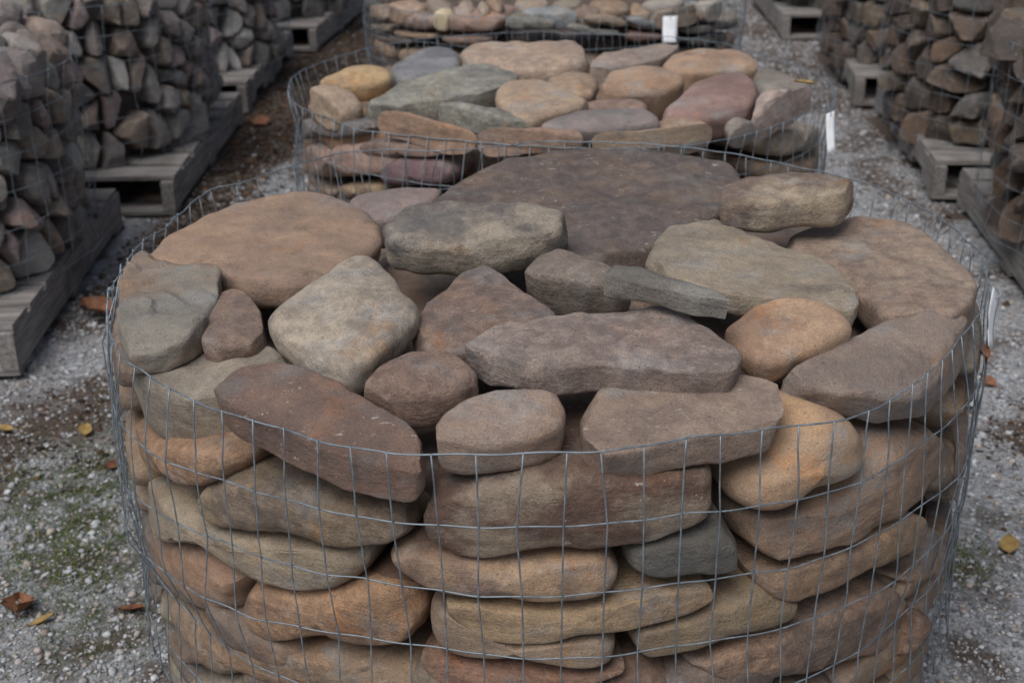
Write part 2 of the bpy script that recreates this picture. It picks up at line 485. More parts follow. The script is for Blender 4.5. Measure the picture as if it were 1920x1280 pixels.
def radial(pts, c, z, r0, fill):
    """radius as a function of the angle: traced where the photograph shows the wire, round elsewhere"""
    th, rr = polar(pts, c, z)
    rr = np.clip(rr, r0 * 0.93, r0 * 1.06)
    keep = [0]
    for i in range(1, len(th)):
        if th[i] - th[keep[-1]] > 0.012: keep.append(i)
    th, rr = th[keep], rr[keep]
    lo, hi = th[0], th[-1]
    ex = [a for a in np.arange(-math.pi, math.pi, 0.25) if (a < lo - 0.15 or a > hi + 0.15)] if fill else []
    th = np.concatenate([th, ex]); rr = np.concatenate([rr, np.full(len(ex), r0)])
    o = np.argsort(th); th, rr = th[o], rr[o]
    th = np.concatenate([th[-3:] - 2 * math.pi, th, th[:3] + 2 * math.pi]); rr = np.concatenate([rr[-3:], rr, rr[:3]])
    return lambda a: np.interp((np.asarray(a) + math.pi) % (2 * math.pi) - math.pi, th, rr)


def build_cage(c, label, rows, r0=R, traced=None, nring=160, arc=None, wire=0.0012, step=0.0508, seed=0, phase=0.0, jit=1.0):
    """rows: heights from the rim down; traced: dict row -> radius function; arc(theta) -> keep this upright"""
    e = empty('wire_cage', (c[0], c[1], BASE))
    tag(e, label, 'wire cage', 'round wire cages of stones')
    rfun = []
    A = np.linspace(-math.pi, math.pi, nring, endpoint=False)
    for k, z in enumerate(rows):
        if traced and k in traced:
            f = traced[k]
        else:
            ph, am = 1.7 * k + seed, 0.006 * jit
            f = (lambda ph, am: lambda a: r0 + am * np.sin(3 * np.asarray(a) + ph) + 0.6 * am * np.sin(7 * np.asarray(a) + 2.3 * ph) + 0.35 * am * np.sin(19 * np.asarray(a) + ph))(ph, am)
        rfun.append(f)
    n = int(round(2 * math.pi * r0 / step)); dth = 2 * math.pi / n
    for k, z in enumerate(rows):
        rr = rfun[k](A)
        zz = z - BASE + 0.0022 * jit * np.sin(5 * A + k + seed) + 0.0009 * jit * np.sin(2 * math.pi * (A - phase) / dth / 2 + k)
        P = np.stack([rr * np.sin(A), -rr * np.cos(A), zz], -1)
        V, F = tube(P, wire * (1.12 if k == 0 else 1.0), 6 if nring > 200 else 4, True)
        mesh_obj('horizontal_wire', V, F, M_WIRE, e)
    rng = np.random.default_rng(100 + seed)
    for i in range(n):
        a0 = phase + i * dth
        a0 = (a0 + math.pi) % (2 * math.pi) - math.pi
        if arc and not arc(a0): continue
        aj = a0 + rng.normal(0, 0.003 * jit, len(rows)); aj[0] = a0 + rng.normal(0, 0.006 * jit)
        pts = []
        for k, z in enumerate(rows):
            r_ = float(rfun[k](aj[k])) + wire * 1.6
            if k == 0:
                pts.append((r_ * math.sin(aj[0]), -r_ * math.cos(aj[0]), z - BASE + wire))
            else:
                ap, am_ = aj[k - 1], aj[k]
                rp = float(rfun[k - 1](ap)) + wire * 1.6
                for t, bow in ((0.3, .0018), (0.7, .0018)):
                    a_, rq = ap + (am_ - ap) * t, rp + (r_ - rp) * t + bow * rng.uniform(-1, 1) * jit
                    zq = rows[k - 1] + (z - rows[k - 1]) * t
                    pts.append((rq * math.sin(a_), -rq * math.cos(a_), zq - BASE))
                pts.append((r_ * math.sin(am_), -r_ * math.cos(am_), z - BASE))
        V, F = tube(pts, wire, 6 if nring > 200 else 4)
        mesh_obj('vertical_wire', V, F, M_WIRE, e)
    return e, rfun


ROWS = [RIM - 0.1016 * k for k in range(6)] + [BASE + 0.006]
tr1 = {0: radial(TR_RIM1, C1, RIM, R, True)}
for k, pts in TR_ROW.items():
    tr1[k] = radial(pts, C1, RIM - 0.1016 * k, R + 0.004, True)
cage1, rf1 = build_cage(C1, 'bent wire mesh cage holding the large front heap of flat stones', ROWS, traced=tr1, nring=420,
                        seed=1, phase=math.atan2(at(974, 852, RIM)[0] - C1[0], C1[1] - at(974, 852, RIM)[1]), wire=0.00115)
# where the two ends of the front cage's mesh overlap: doubled uprights and a twisted tie at the left
rng = np.random.default_rng(5)
for i in range(4):
    a0 = -1.55 + 0.06 * i + rng.normal(0, .01)
    pts = []
    for k, z in enumerate(ROWS):
        a = a0 + rng.normal(0, .012); r_ = float(rf1[k](a)) + rng.uniform(.002, .014)
        pts.append((r_ * math.sin(a), -r_ * math.cos(a), z - BASE - (0.03 * rng.random() if k == 0 else 0)))
    V, F = tube(pts, 0.0014, 6); mesh_obj('vertical_wire', V, F, M_WIRE, cage1)
for (a, k) in ((-1.33, 0), (-1.20, 1), (-1.05, 2), (-1.02, 3)):
    r_ = float(rf1[k](a)); t = np.linspace(0, 5 * math.pi, 36)
    ang = a + np.linspace(0, 0.018, 36)
    P = np.stack([(r_ + .004 * np.cos(t)) * np.sin(ang), -(r_ + .004 * np.cos(t)) * np.cos(ang), ROWS[k] - BASE + .004 * np.sin(t)], -1)
    V, F = tube(P, 0.0011, 5); mesh_obj('tie_wire', V, F, M_WIRE, cage1)
R2Z = RIM - 0.018
rows2 = [R2Z - 0.1016 * k for k in range(6)] + [BASE + 0.006]
_, rf2 = build_cage(C2, 'wire mesh cage of flat stones just behind the front cage', rows2, traced={0: radial(TR_RIM2, C2, R2Z, R, True)}, nring=300, seed=2, phase=.02)
_, rf3 = build_cage(C3, 'small-looking wire mesh cage of flat stones farthest up the middle row', ROWS, nring=200, seed=3, phase=.05, arc=lambda a: abs(a) < 2.2)
LNAME = ['nearest left-hand cage', 'second left-hand cage', 'third left-hand cage', 'farthest left-hand cage']
RNAME = ['nearest right-hand cage', 'second right-hand cage', 'third right-hand cage', 'farthest right-hand cage']
for i, c in enumerate(LEFT):
    build_cage(c, 'wire mesh holding the angular rubble of the ' + LNAME[i], ROWS, nring=120, seed=10 + i, arc=lambda a: -0.9 < a < 2.3, step=.0508 * 2, jit=1.5, wire=.0011)
for i, c in enumerate(RIGHT):
    build_cage(c, 'wire mesh holding the brown rubble of the ' + RNAME[i], ROWS, nring=120, seed=20 + i, arc=lambda a: -2.3 < a < 0.9, step=.0508 * 2, jit=1.5, wire=.0011)


# ------------------------------------------------------------------ stones
def area2(p):
    x, y = p[:, 0], p[:, 1]
    return 0.5 * np.sum(x * np.roll(y, -1) - np.roll(x, -1) * y)


def centroid2(p):
    x, y = p[:, 0], p[:, 1]; x1, y1 = np.roll(x, -1), np.roll(y, -1); k = x * y1 - x1 * y; a = k.sum() / 2
    return np.array([((x + x1) * k).sum(), ((y + y1) * k).sum()]) / (6 * a)


def chaikin(p, it, q=0.25):
    for _ in range(it):
        a, b = p, np.roll(p, -1, 0)
        p = np.stack([a * (1 - q) + b * q, a * q + b * (1 - q)], 1).reshape(-1, 2)
    return p


def resample(p, n):
    q = np.vstack([p, p[:1]]); d = np.concatenate([[0], np.cumsum(np.linalg.norm(np.diff(q, axis=0), axis=1))])
    s = np.linspace(0, d[-1], n, endpoint=False)
    return np.stack([np.interp(s, d, q[:, 0]), np.interp(s, d, q[:, 1])], -1)


def solid(poly, profile, n_in, n_out, dome):
    """rings from the middle of the upper face over the edge to the middle of the lower face: (n,3) points, faces, and
    profile = [(inset, w), ...] from the upper edge of the rounding down to the lower one"""
    n = len(poly); c = centroid2(poly); d = poly - c; rho = np.linalg.norm(d, axis=1)
    rings = []
    def ring(inset, w):
        s = 1 - np.minimum(inset, 0.82 * rho) / rho
        return np.column_stack([c + d * s[:, None], np.full(n, w)])
    first, last = ring(*profile[0]), ring(*profile[-1])
    c3 = np.array([c[0], c[1], first[0, 2]])
    for k in range(1, n_in):
        t = k / n_in
        q = c3 + (first - c3) * t; q[:, 2] += dome * (1 - t * t); rings.append(q)
    rings += [ring(*p) for p in profile]
    c4 = np.array([c[0], c[1], last[0, 2]])
    for k in range(n_out - 1, 0, -1):
        rings.append(c4 + (last - c4) * (k / n_out))
    V = np.vstack([[c3 + (0, 0, dome)]] + rings + [[c4]])
    F = [(0, 1 + j, 1 + (j + 1) % n) for j in range(n)]
    m = len(rings)
    for i in range(m - 1):
        a, b = 1 + i * n, 1 + (i + 1) * n
        for j in range(n):
            k = (j + 1) % n
            F.append((a + j, b + j, b + k, a + k))
    e = len(V) - 1; a = 1 + (m - 1) * n
    F += [(e, a + (j + 1) % n, a + j) for j in range(n)]
    return V, F


def weather(P, style, seed, size):
    """relief of the surface: lumps for river-worn stones, chips and ledges for broken ones"""
    rng = np.random.default_rng(seed)
    k = min(1.0, size / 0.3)
    if True:
        m = P.mean(0)
        lo_, hi_ = {'s': (.006, .045), 'm': (.015, .065), 'l': (.01, .05), 'a': (.03, .15), 'r': (.05, .24)}[style]
        for _ in range({'s': 5, 'm': 10, 'l': 6, 'a': 12, 'r': 15}[style]):
            ph = rng.uniform(0, 2 * math.pi); el = rng.uniform(-0.4, 0.9)
            d = np.array([math.cos(ph) * math.cos(el), math.sin(ph) * math.cos(el), math.sin(el)])
            h = (P - m) @ d; cut = h.max() - rng.uniform(lo_, hi_) * size * (1.0 if el < .6 else .4)
            P = P - np.maximum(h - cut, 0)[:, None] * d * 0.92
    s = seed % 1000
    o = np.array([s * .137 + .31, s * .071 + .57, s * .219 + .43])
    P = P + k * nvec(P * 6.0 + o, s) * np.array([.012, .012, .0065])
    P = P + (0.0055 if style == 's' else 0.0075) * k * nvec(P * 19.0 + o, s + 5)
    P = P + (0.0016 if style == 's' else 0.0032) * k * nvec(P * 48.0 + o, s + 9)
    if style != 's':
        P[:, :2] += 0.0028 * k * nvec(P * np.array([5.0, 5.0, 55.0]) + o, s + 21)[:, :2]
    if style == 'l':
        f = pnoise(P * np.array([7, 11, 0.0]) + o, s + 3)
        g = f * 2.6 + .5; fr = g - np.floor(g); fr = np.clip((fr - .38) / .24, 0, 1); fr = fr * fr * (3 - 2 * fr)
        P[:, 2] += 0.009 * (np.floor(g) + fr) * np.clip((P[:, 2] - P[:, 2].min()) / 0.03, 0, 1)
    return P


def keep_inside(P, c, fns, rows):
    """the wire holds the stones: nothing reaches through it"""
    dx, dy = P[:, 0] - c[0], P[:, 1] - c[1]
    th, rr = np.arctan2(dx, -dy), np.hypot(dx, dy)
    rz = np.array(rows); Rk = np.stack([np.asarray(f(th), float) for f in fns])
    z = np.clip(P[:, 2], rz[-1], rz[0])
    k = np.clip(np.searchsorted(-rz, -z, side='right') - 1, 0, len(rows) - 2)
    t = (rz[k] - z) / (rz[k] - rz[k + 1]); i = np.arange(len(P))
    lim = Rk[k, i] * (1 - t) + Rk[k + 1, i] * t - 0.0035
    w = 0.03; over = rr > lim - w
    nr = np.where(over, lim - w + w * np.tanh((rr - lim + w) / w), rr)
    P = P.copy(); P[:, 0] = c[0] + dx * nr / rr; P[:, 1] = c[1] + dy * nr / rr
    return P, over.mean()


def finish(name, P, F, C, ax, style, ca, cb, fl, label, group, kind_name='stone'):
    B = np.array(ax)                                      # rows: local axes in the world
    Lc = (P - C) @ B.T
    o = mesh_obj(name, Lc, F, M_STONE if style == 's' else M_ROUGH, smooth=True, sharp={'a': 34, 'l': 38, 'r': 13, 'm': 42}.get(style, 60))
    o.matrix_world = Matrix([[B[0][i], B[1][i], B[2][i], C[i]] for i in range(3)] + [[0, 0, 0, 1]])
    o.color = tuple(ca) + (1,)
    o['second_colour'] = [float(x) for x in cb]
    o['flecks'] = float(fl)
    tag(o, label, kind_name, group)
    return o


SEED = [1000]


def top_stone(label, group, ca, cb, fl, style, z, sx, sy, t, r, px, n=96, dome=0.004, name='flat_stone', n_in=12, pts3=None, hold=None, drop=6):
    """a slab lying on the heap: the outline of its upper face, seen in the photograph, on a plane of height z (slopes sx, sy)"""
    SEED[0] += 7; seed = SEED[0]
    if pts3 is None:
        cu, cv = np.mean([p[0] for p in px]), np.mean([p[1] for p in px])
        nrm = np.array([-sx, -sy, 1.0]); nrm /= np.linalg.norm(nrm)
        for step in range(drop + 1):
            c0 = at(cu, cv, z - 0.005 * step)
            W = []
            for u, v in px:
                d = ray(u, v); W.append(CAM_POS + d * (((c0 - CAM_POS) @ nrm) / (d @ nrm)))
            W = np.array(W)
            if hold is None: break
            front = np.abs(np.arctan2(W[:, 0] - hold[0][0], hold[0][1] - W[:, 1])) < 0.85
            if not front.any() or np.hypot(W[front, 0] - hold[0][0], W[front, 1] - hold[0][1]).max() < 0.715: break
    else:
        W = pts3; c0 = W.mean(0); nrm = np.array([-sx, -sy, 1.0]); nrm /= np.linalg.norm(nrm)
    ex = np.array([1.0, 0, sx]); ex -= nrm * (ex @ nrm); ex /= np.linalg.norm(ex); ey = np.cross(nrm, ex)
    q = np.stack([(W - c0) @ ex, (W - c0) @ ey], -1)
    if area2(q) < 0: q = q[::-1]
    if style != 'r': q = q * 0.982
    q = chaikin(q, 2 if style in ('s', 'm') else 1, {'s': .2, 'm': .14, 'r': .1}.get(style, .15))
    q = resample(q, n)
    r = min(r * {'s': .7, 'm': .45}.get(style, .6), t * 0.5); rb = min(r * 1.1, t - r)
    prof = []
    m = 6 if n > 60 else (2 if style == 'r' else 4)
    for i in range(m + 1):
        ph = math.pi / 2 * (1 - i / m); prof.append((r * 1.25 * (1 - math.cos(ph)), -r + r * math.sin(ph)))
    side = max(t - r - rb, 0.004)
    for k in (0.33, 0.67, 1.0):
        prof.append((0.05 * side * k, -r - side * k))
    w0, i0 = prof[-1][1], prof[-1][0]
    for i in range(1, 5):
        ph = math.pi / 2 * i / 4; prof.append((i0 + rb * 1.3 * (1 - math.cos(ph)), w0 - rb * math.sin(ph)))
    V, F = solid(q, prof, n_in, 3, dome)
    size = math.sqrt(abs(area2(q)))
    V = weather(V, style, seed, size)
    P = c0 + V[:, :1] * ex + V[:, 1:2] * ey + V[:, 2:] * nrm
    if hold: P, _ = keep_inside(P, *hold)
    return finish(name, P, F, c0, (ex, ey, nrm), style, ca, cb, fl, label, group)


def cyl_hit(u, v, c, rad):
    d = ray(u, v); o = CAM_POS
    a = d[0] ** 2 + d[1] ** 2; ox, oy = o[0] - c[0], o[1] - c[1]
    b = ox * d[0] + oy * d[1]; k = ox * ox + oy * oy - rad * rad
    disc = b * b - a * k
    t = (-b - math.sqrt(disc)) / a if disc > 0 else -b / a
    p = o + t * d
    return math.atan2(p[0] - c[0], -(p[1] - c[1])), p[2]


def side_stone(label, group, ca, cb, fl, style, px=None, c=C1, rad=0.672, bulge=0.034, deep=0.2, n=96, tz=None, name='flat_stone', n_in=8,
               slant=(0, 0), rfac=0.42, hold=None):
    """a stone seen in the face of a stack: its outline on the round face, bulging forward and reaching inward"""
    SEED[0] += 7; seed = SEED[0]
    T = np.array([cyl_hit(u, v, c, rad) for u, v in px]) if tz is None else np.asarray(tz)
    q0 = np.stack([T[:, 0] * rad, T[:, 1]], -1)
    m0 = q0.mean(0)
    q = q0 - m0
    if area2(q) < 0: q = q[::-1]
    if style != 'r': q = q * np.array([0.972, 0.935])
    q = chaikin(q, 2 if style in ('s', 'm') else 1, {'s': .23, 'm': .17, 'r': .1}.get(style, .15))
    q = resample(q, n)
    hgt = np.ptp(q[:, 1]); rin = rfac * min(hgt, np.ptp(q[:, 0]))
    rin *= {'s': .78, 'm': .5}.get(style, .45)
    prof = []
    m = 7 if n > 60 else (2 if style == 'r' else 4)
    for i in range(m + 1):
        ph = math.pi / 2 * (1 - i / m); prof.append((rin * (1 - math.cos(ph)), -0.022 + (bulge + 0.022) * math.sin(ph)))
    for k in (0.25, 0.6, 1.0):
        prof.append((0.25 * rin * k, -0.022 - (deep - 0.022) * k))
    V, F = solid(q, prof, n_in, 2, 0.006)
    if slant != (0, 0):
        V[:, 2] += (slant[0] * V[:, 0] + slant[1] * V[:, 1]) * np.clip((V[:, 2] + 0.05) / 0.05, 0, 1)
    V = weather(V[:, [0, 2, 1]], style, seed, math.sqrt(abs(area2(q))))[:, [0, 2, 1]]
    th = (V[:, 0] + m0[0]) / rad; zz = V[:, 1] + m0[1]; rr = rad + V[:, 2]
    P = np.stack([c[0] + rr * np.sin(th), c[1] - rr * np.cos(th), zz], -1)
    if hold: P, _ = keep_inside(P, *hold)
    t0 = m0[0] / rad
    C = np.array([c[0] + (rad - 0.05) * math.sin(t0), c[1] - (rad - 0.05) * math.cos(t0), m0[1]])
    ex = np.array([math.cos(t0), math.sin(t0), 0]); ez = np.array([0, 0, 1.0]); ey = np.cross(ez, ex)
    return finish(name, P, F, C, (ex, ey, ez), style, ca, cb, fl, label, group)


def K(r, g, b):
    m = 0.35 * r + 0.5 * g + 0.15 * b
    q = 0.22 + 0.24 * min(1.0, max(0.0, (max(r, g, b) - min(r, g, b) - 25) / 60))
    return lin(*[c + (m - c) * q for c in (r, g, b)], 1.42)


G1 = 'flat stones heaped in the front cage'
G1S = 'flat stones stacked in the face of the front cage'
G2 = 'flat stones in the middle cage'
G3 = 'flat stones in the farthest middle-row cage'
TAN, OLIVE, BROWN, RED, MAUVE, ORANGE = K(150,137,116), K(128,121,103), K(124,102,87), K(108,76,66), K(120,99,94), K(172,118,72)
DARK, GREY, PINK, RUST = K(93,82,78), K(112,112,112), K(138,116,108), K(150,96,62)

#  label, colour, second colour, flecks, style, z, sx, sy, thickness, rounding, outline of the upper face
TOP1 = [
 ('big dark purplish-brown slab, largest stone, at the back of the front heap', DARK, K(104,87,76), .9, 's', .80, 0, 0.1, 0.05, .022,
  [(785,378),(850,335),(920,300),(1010,282),(1120,274),(1230,275),(1320,284),(1380,299),(1403,322),(1400,350),(1370,385),(1300,422),(1240,455),(1190,482),(1150,487),(1080,475),(1000,460),(880,430)]),
 ('grey-mauve stone peeping out behind the olive block and the big orange-brown slab', PINK, K(128,112,108), .2, 's', .765, 0, .05, .07, .02,
  [(640,368),(700,352),(780,346),(840,350),(800,385),(745,405),(690,405)]),
 ('large smooth orange-brown slab at the back left of the front heap', K(154,117,88), K(138,110,90), .25, 's', .78, -.02, .06, 0.06, .024,
  [(262,478),(300,437),(380,395),(470,365),(560,352),(620,358),(685,388),(720,415),(714,455),(650,500),(560,525),(480,520),(410,505),(320,500)]),
 ('rounded olive-tan block lying across the foot of the dark slab', K(142,130,114), K(104,97,92), .35, 'm', .845, 0, 0.22, 0.072, .045,
  [(713,412),(735,385),(780,371),(850,367),(950,370),(1030,376),(1068,387),(1080,404),(1052,430),(1002,448),(930,458),(850,456),(770,452),(719,442)]),
 ('tan block with a squared front face perched right of the dark slab', K(150,132,108), K(118,98,84), .3, 'm', .865, 0, 0.08, 0.058, .03,
  [(1346,356),(1362,336),(1420,321),(1480,316),(1560,324),(1602,334),(1615,350),(1592,364),(1510,370),(1440,380),(1385,375),(1352,367)]),
 ('pale tan teardrop slab with a chipped brown corner, right of centre', K(146,131,110), K(134,120,102), .15, 'm', .80, 0, .05, 0.038, .022,
  [(1219,475),(1224,445),(1252,418),(1300,403),(1340,405),(1385,425),(1455,455),(1535,485),(1592,515),(1614,548),(1612,578),(1585,585),(1530,570),(1450,556),(1380,550),(1300,535),(1240,510)]),
 ('large smooth brown slab at the right rim beside the wire', K(130,108,92), K(140,120,102), .2, 's', .775, .02, .06, .055, .024,
  [(1473,450),(1500,420),(1560,402),(1630,397),(1690,409),(1750,444),(1802,480),(1842,520),(1848,552),(1832,580),(1770,590),(1690,592),(1640,580),(1600,535),(1540,492),(1490,468)]),
 ('grey layered angular stone with flaking ledges at the left rim', K(126,120,110), K(138,112,92), .3, 'l', .765, .05, .06, 0.045, .012,
  [(218,540),(232,515),(258,480),(292,467),(340,477),(402,489),(412,508),(404,565),(384,604),(350,634),(280,650),(214,654),(204,612)]),
 ('small brown stone wedged between the layered stone and the olive diamond', K(138,110,92), K(120,102,92), .3, 'm', .755, 0, .1, 0.05, .02,
  [(392,565),(410,545),(440,535),(475,548),(497,575),(505,618),(470,645),(400,655),(375,640)]),
 ('pale olive-tan rounded diamond stone left of centre', K(150,137,121), K(140,127,112), .12, 's', .805, 0, .14, 0.055, .028,
  [(495,584),(520,556),(600,510),(655,474),(690,467),(718,480),(768,543),(792,567),(775,592),(712,655),(655,697),(600,672),(540,632),(503,608)]),
 ('purplish-brown stone with a rounded peak behind the long centre slab', K(120,100,91), K(130,100,80), .45, 'm', .785, 0, 0.2, 0.055, .02,
  [(768,600),(790,570),(830,537),(860,502),(905,489),(940,500),(992,530),(1032,563),(1060,600),(1000,620),(900,650),(830,668),(780,650)]),
 ('brown-grey block with a steep front face under the thin grey flake', K(120,108,98), K(112,96,86), .35, 'm', .81, .02, 0.2, 0.078, .025,
  [(980,502),(1000,478),(1040,456),(1078,465),(1130,487),(1192,518),(1160,532),(1100,528),(1050,522),(1005,516)]),
 ('thin dark grey broken flake lying across the centre', K(124,120,112), K(106,101,94), .4, 'a', 0.852, -.04, 0.12, 0.03, .007,
  [(1112,511),(1130,494),(1172,491),(1230,512),(1320,539),(1380,558),(1395,567),(1370,570),(1300,556),(1210,534),(1140,524)]),
 ('bright orange smooth stone right of the long centre slab', K(180,132,90), K(148,108,80), .3, 's', .785, 0, .2, 0.055, .026,
  [(1351,609),(1400,571),(1440,551),(1490,546),(1562,560),(1607,600),(1562,625),(1500,654),(1446,672),(1408,660),(1381,634)]),
 ('long brown slab with a ragged grey front edge across the centre', K(136,119,111), K(126,110,102), .6, 'm', .80, -.01, .10, 0.05, .014,
  [(858,645),(895,612),(1000,593),(1100,581),(1200,572),(1272,571),(1322,600),(1382,635),(1404,662),(1390,692),(1300,692),(1200,682),(1100,682),(1000,690),(930,672),(880,662)]),
 ('broad brown slab overhanging the wire at the right rim', K(138,120,107), K(120,104,95), .35, 'm', .745, -.20, .40, 0.055, .022,
  [(1448,700),(1520,658),(1600,622),(1680,590),(1750,574),(1830,580),(1862,602),(1855,642),(1822,684),(1785,722),(1755,748),(1680,745),(1590,735),(1510,728)]),
 ('small rounded reddish-brown stone in front of the olive diamond', K(134,106,90), K(122,96,82), .35, 'm', .785, 0, .22, 0.07, .04,
  [(666,706),(700,672),(760,649),(830,644),(872,660),(902,697),(866,720),(795,735),(722,736)]),
 ('plump mauve-brown cobble behind the front rim, left of centre', K(146,124,110), K(150,116,92), .5, 'm', .77, 0, .26, 0.07, .04,
  [(802,797),(820,765),(870,731),(940,713),(1005,716),(1040,712),(1067,755),(1060,788),(1002,812),(930,824),(860,826),(815,816)]),
 ('wide brown slab flecked with white at the front rim, right of centre', K(144,122,106), K(130,108,94), 1.0, 'm', .775, .0, .20, 0.046, .016,
  [(1080,768),(1120,720),(1170,690),(1200,682),(1300,690),(1440,704),(1482,724),(1502,762),(1475,795),(1380,812),(1290,828),(1200,846),(1120,858),(1098,832)]),
 ('long red-brown slab sloping to the front rim at the left', K(126,94,77), K(108,86,76), .9, 'm', .760, .05, .34, 0.052, .014,
  [(390,702),(420,684),(500,669),(570,679),(640,709),(662,732),(722,764),(772,790),(803,835),(797,872),(762,905),(700,900),(630,872),(560,835),(480,795),(420,768),(396,740)]),
 ('greenish-tan block with a tall front face at the left rim', K(142,130,114), K(122,113,102), .3, 'm', .712, .12, .15, 0.125, .024,
  [(226,668),(250,649),(330,640),(440,630),(490,627),(560,672),(520,700),(460,722),(400,738),(330,745),(275,730),(243,700)]),
]
for (lab, ca, cb, fl, st, z, sx, sy, t, r, px) in TOP1:
    top_stone(lab, G1, ca, cb, fl, st, z, sx, sy, t, r, px, hold=(C1, rf1, ROWS), drop=1 if 'tall front face' in lab or 'overhanging' in lab or 'left rim' in lab else (3 if 'long red-brown' in lab else 7),
              n=140 if st == 'l' else 96, n_in=24 if st == 'l' else 12)
# stones glimpsed in the gaps below
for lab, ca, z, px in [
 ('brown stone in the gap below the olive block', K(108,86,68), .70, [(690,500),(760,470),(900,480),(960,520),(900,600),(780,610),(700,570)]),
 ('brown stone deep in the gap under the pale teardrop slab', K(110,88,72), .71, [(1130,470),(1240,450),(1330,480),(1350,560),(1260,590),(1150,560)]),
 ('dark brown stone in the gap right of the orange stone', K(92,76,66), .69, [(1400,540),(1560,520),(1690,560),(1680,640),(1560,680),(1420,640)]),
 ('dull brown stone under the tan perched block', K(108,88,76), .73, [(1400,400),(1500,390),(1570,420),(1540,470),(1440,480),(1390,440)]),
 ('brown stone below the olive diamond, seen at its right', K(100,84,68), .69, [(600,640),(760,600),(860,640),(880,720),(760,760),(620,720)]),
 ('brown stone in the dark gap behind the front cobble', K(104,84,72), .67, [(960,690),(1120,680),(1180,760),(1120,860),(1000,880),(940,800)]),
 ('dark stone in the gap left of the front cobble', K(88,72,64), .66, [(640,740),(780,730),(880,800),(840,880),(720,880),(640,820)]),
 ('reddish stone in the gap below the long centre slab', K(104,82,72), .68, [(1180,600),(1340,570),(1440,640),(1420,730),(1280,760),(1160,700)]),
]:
    top_stone(lab, G1, ca, K(88,72,62), .2, 's', z, 0, .05, .08, .025, px, n=48, n_in=6)

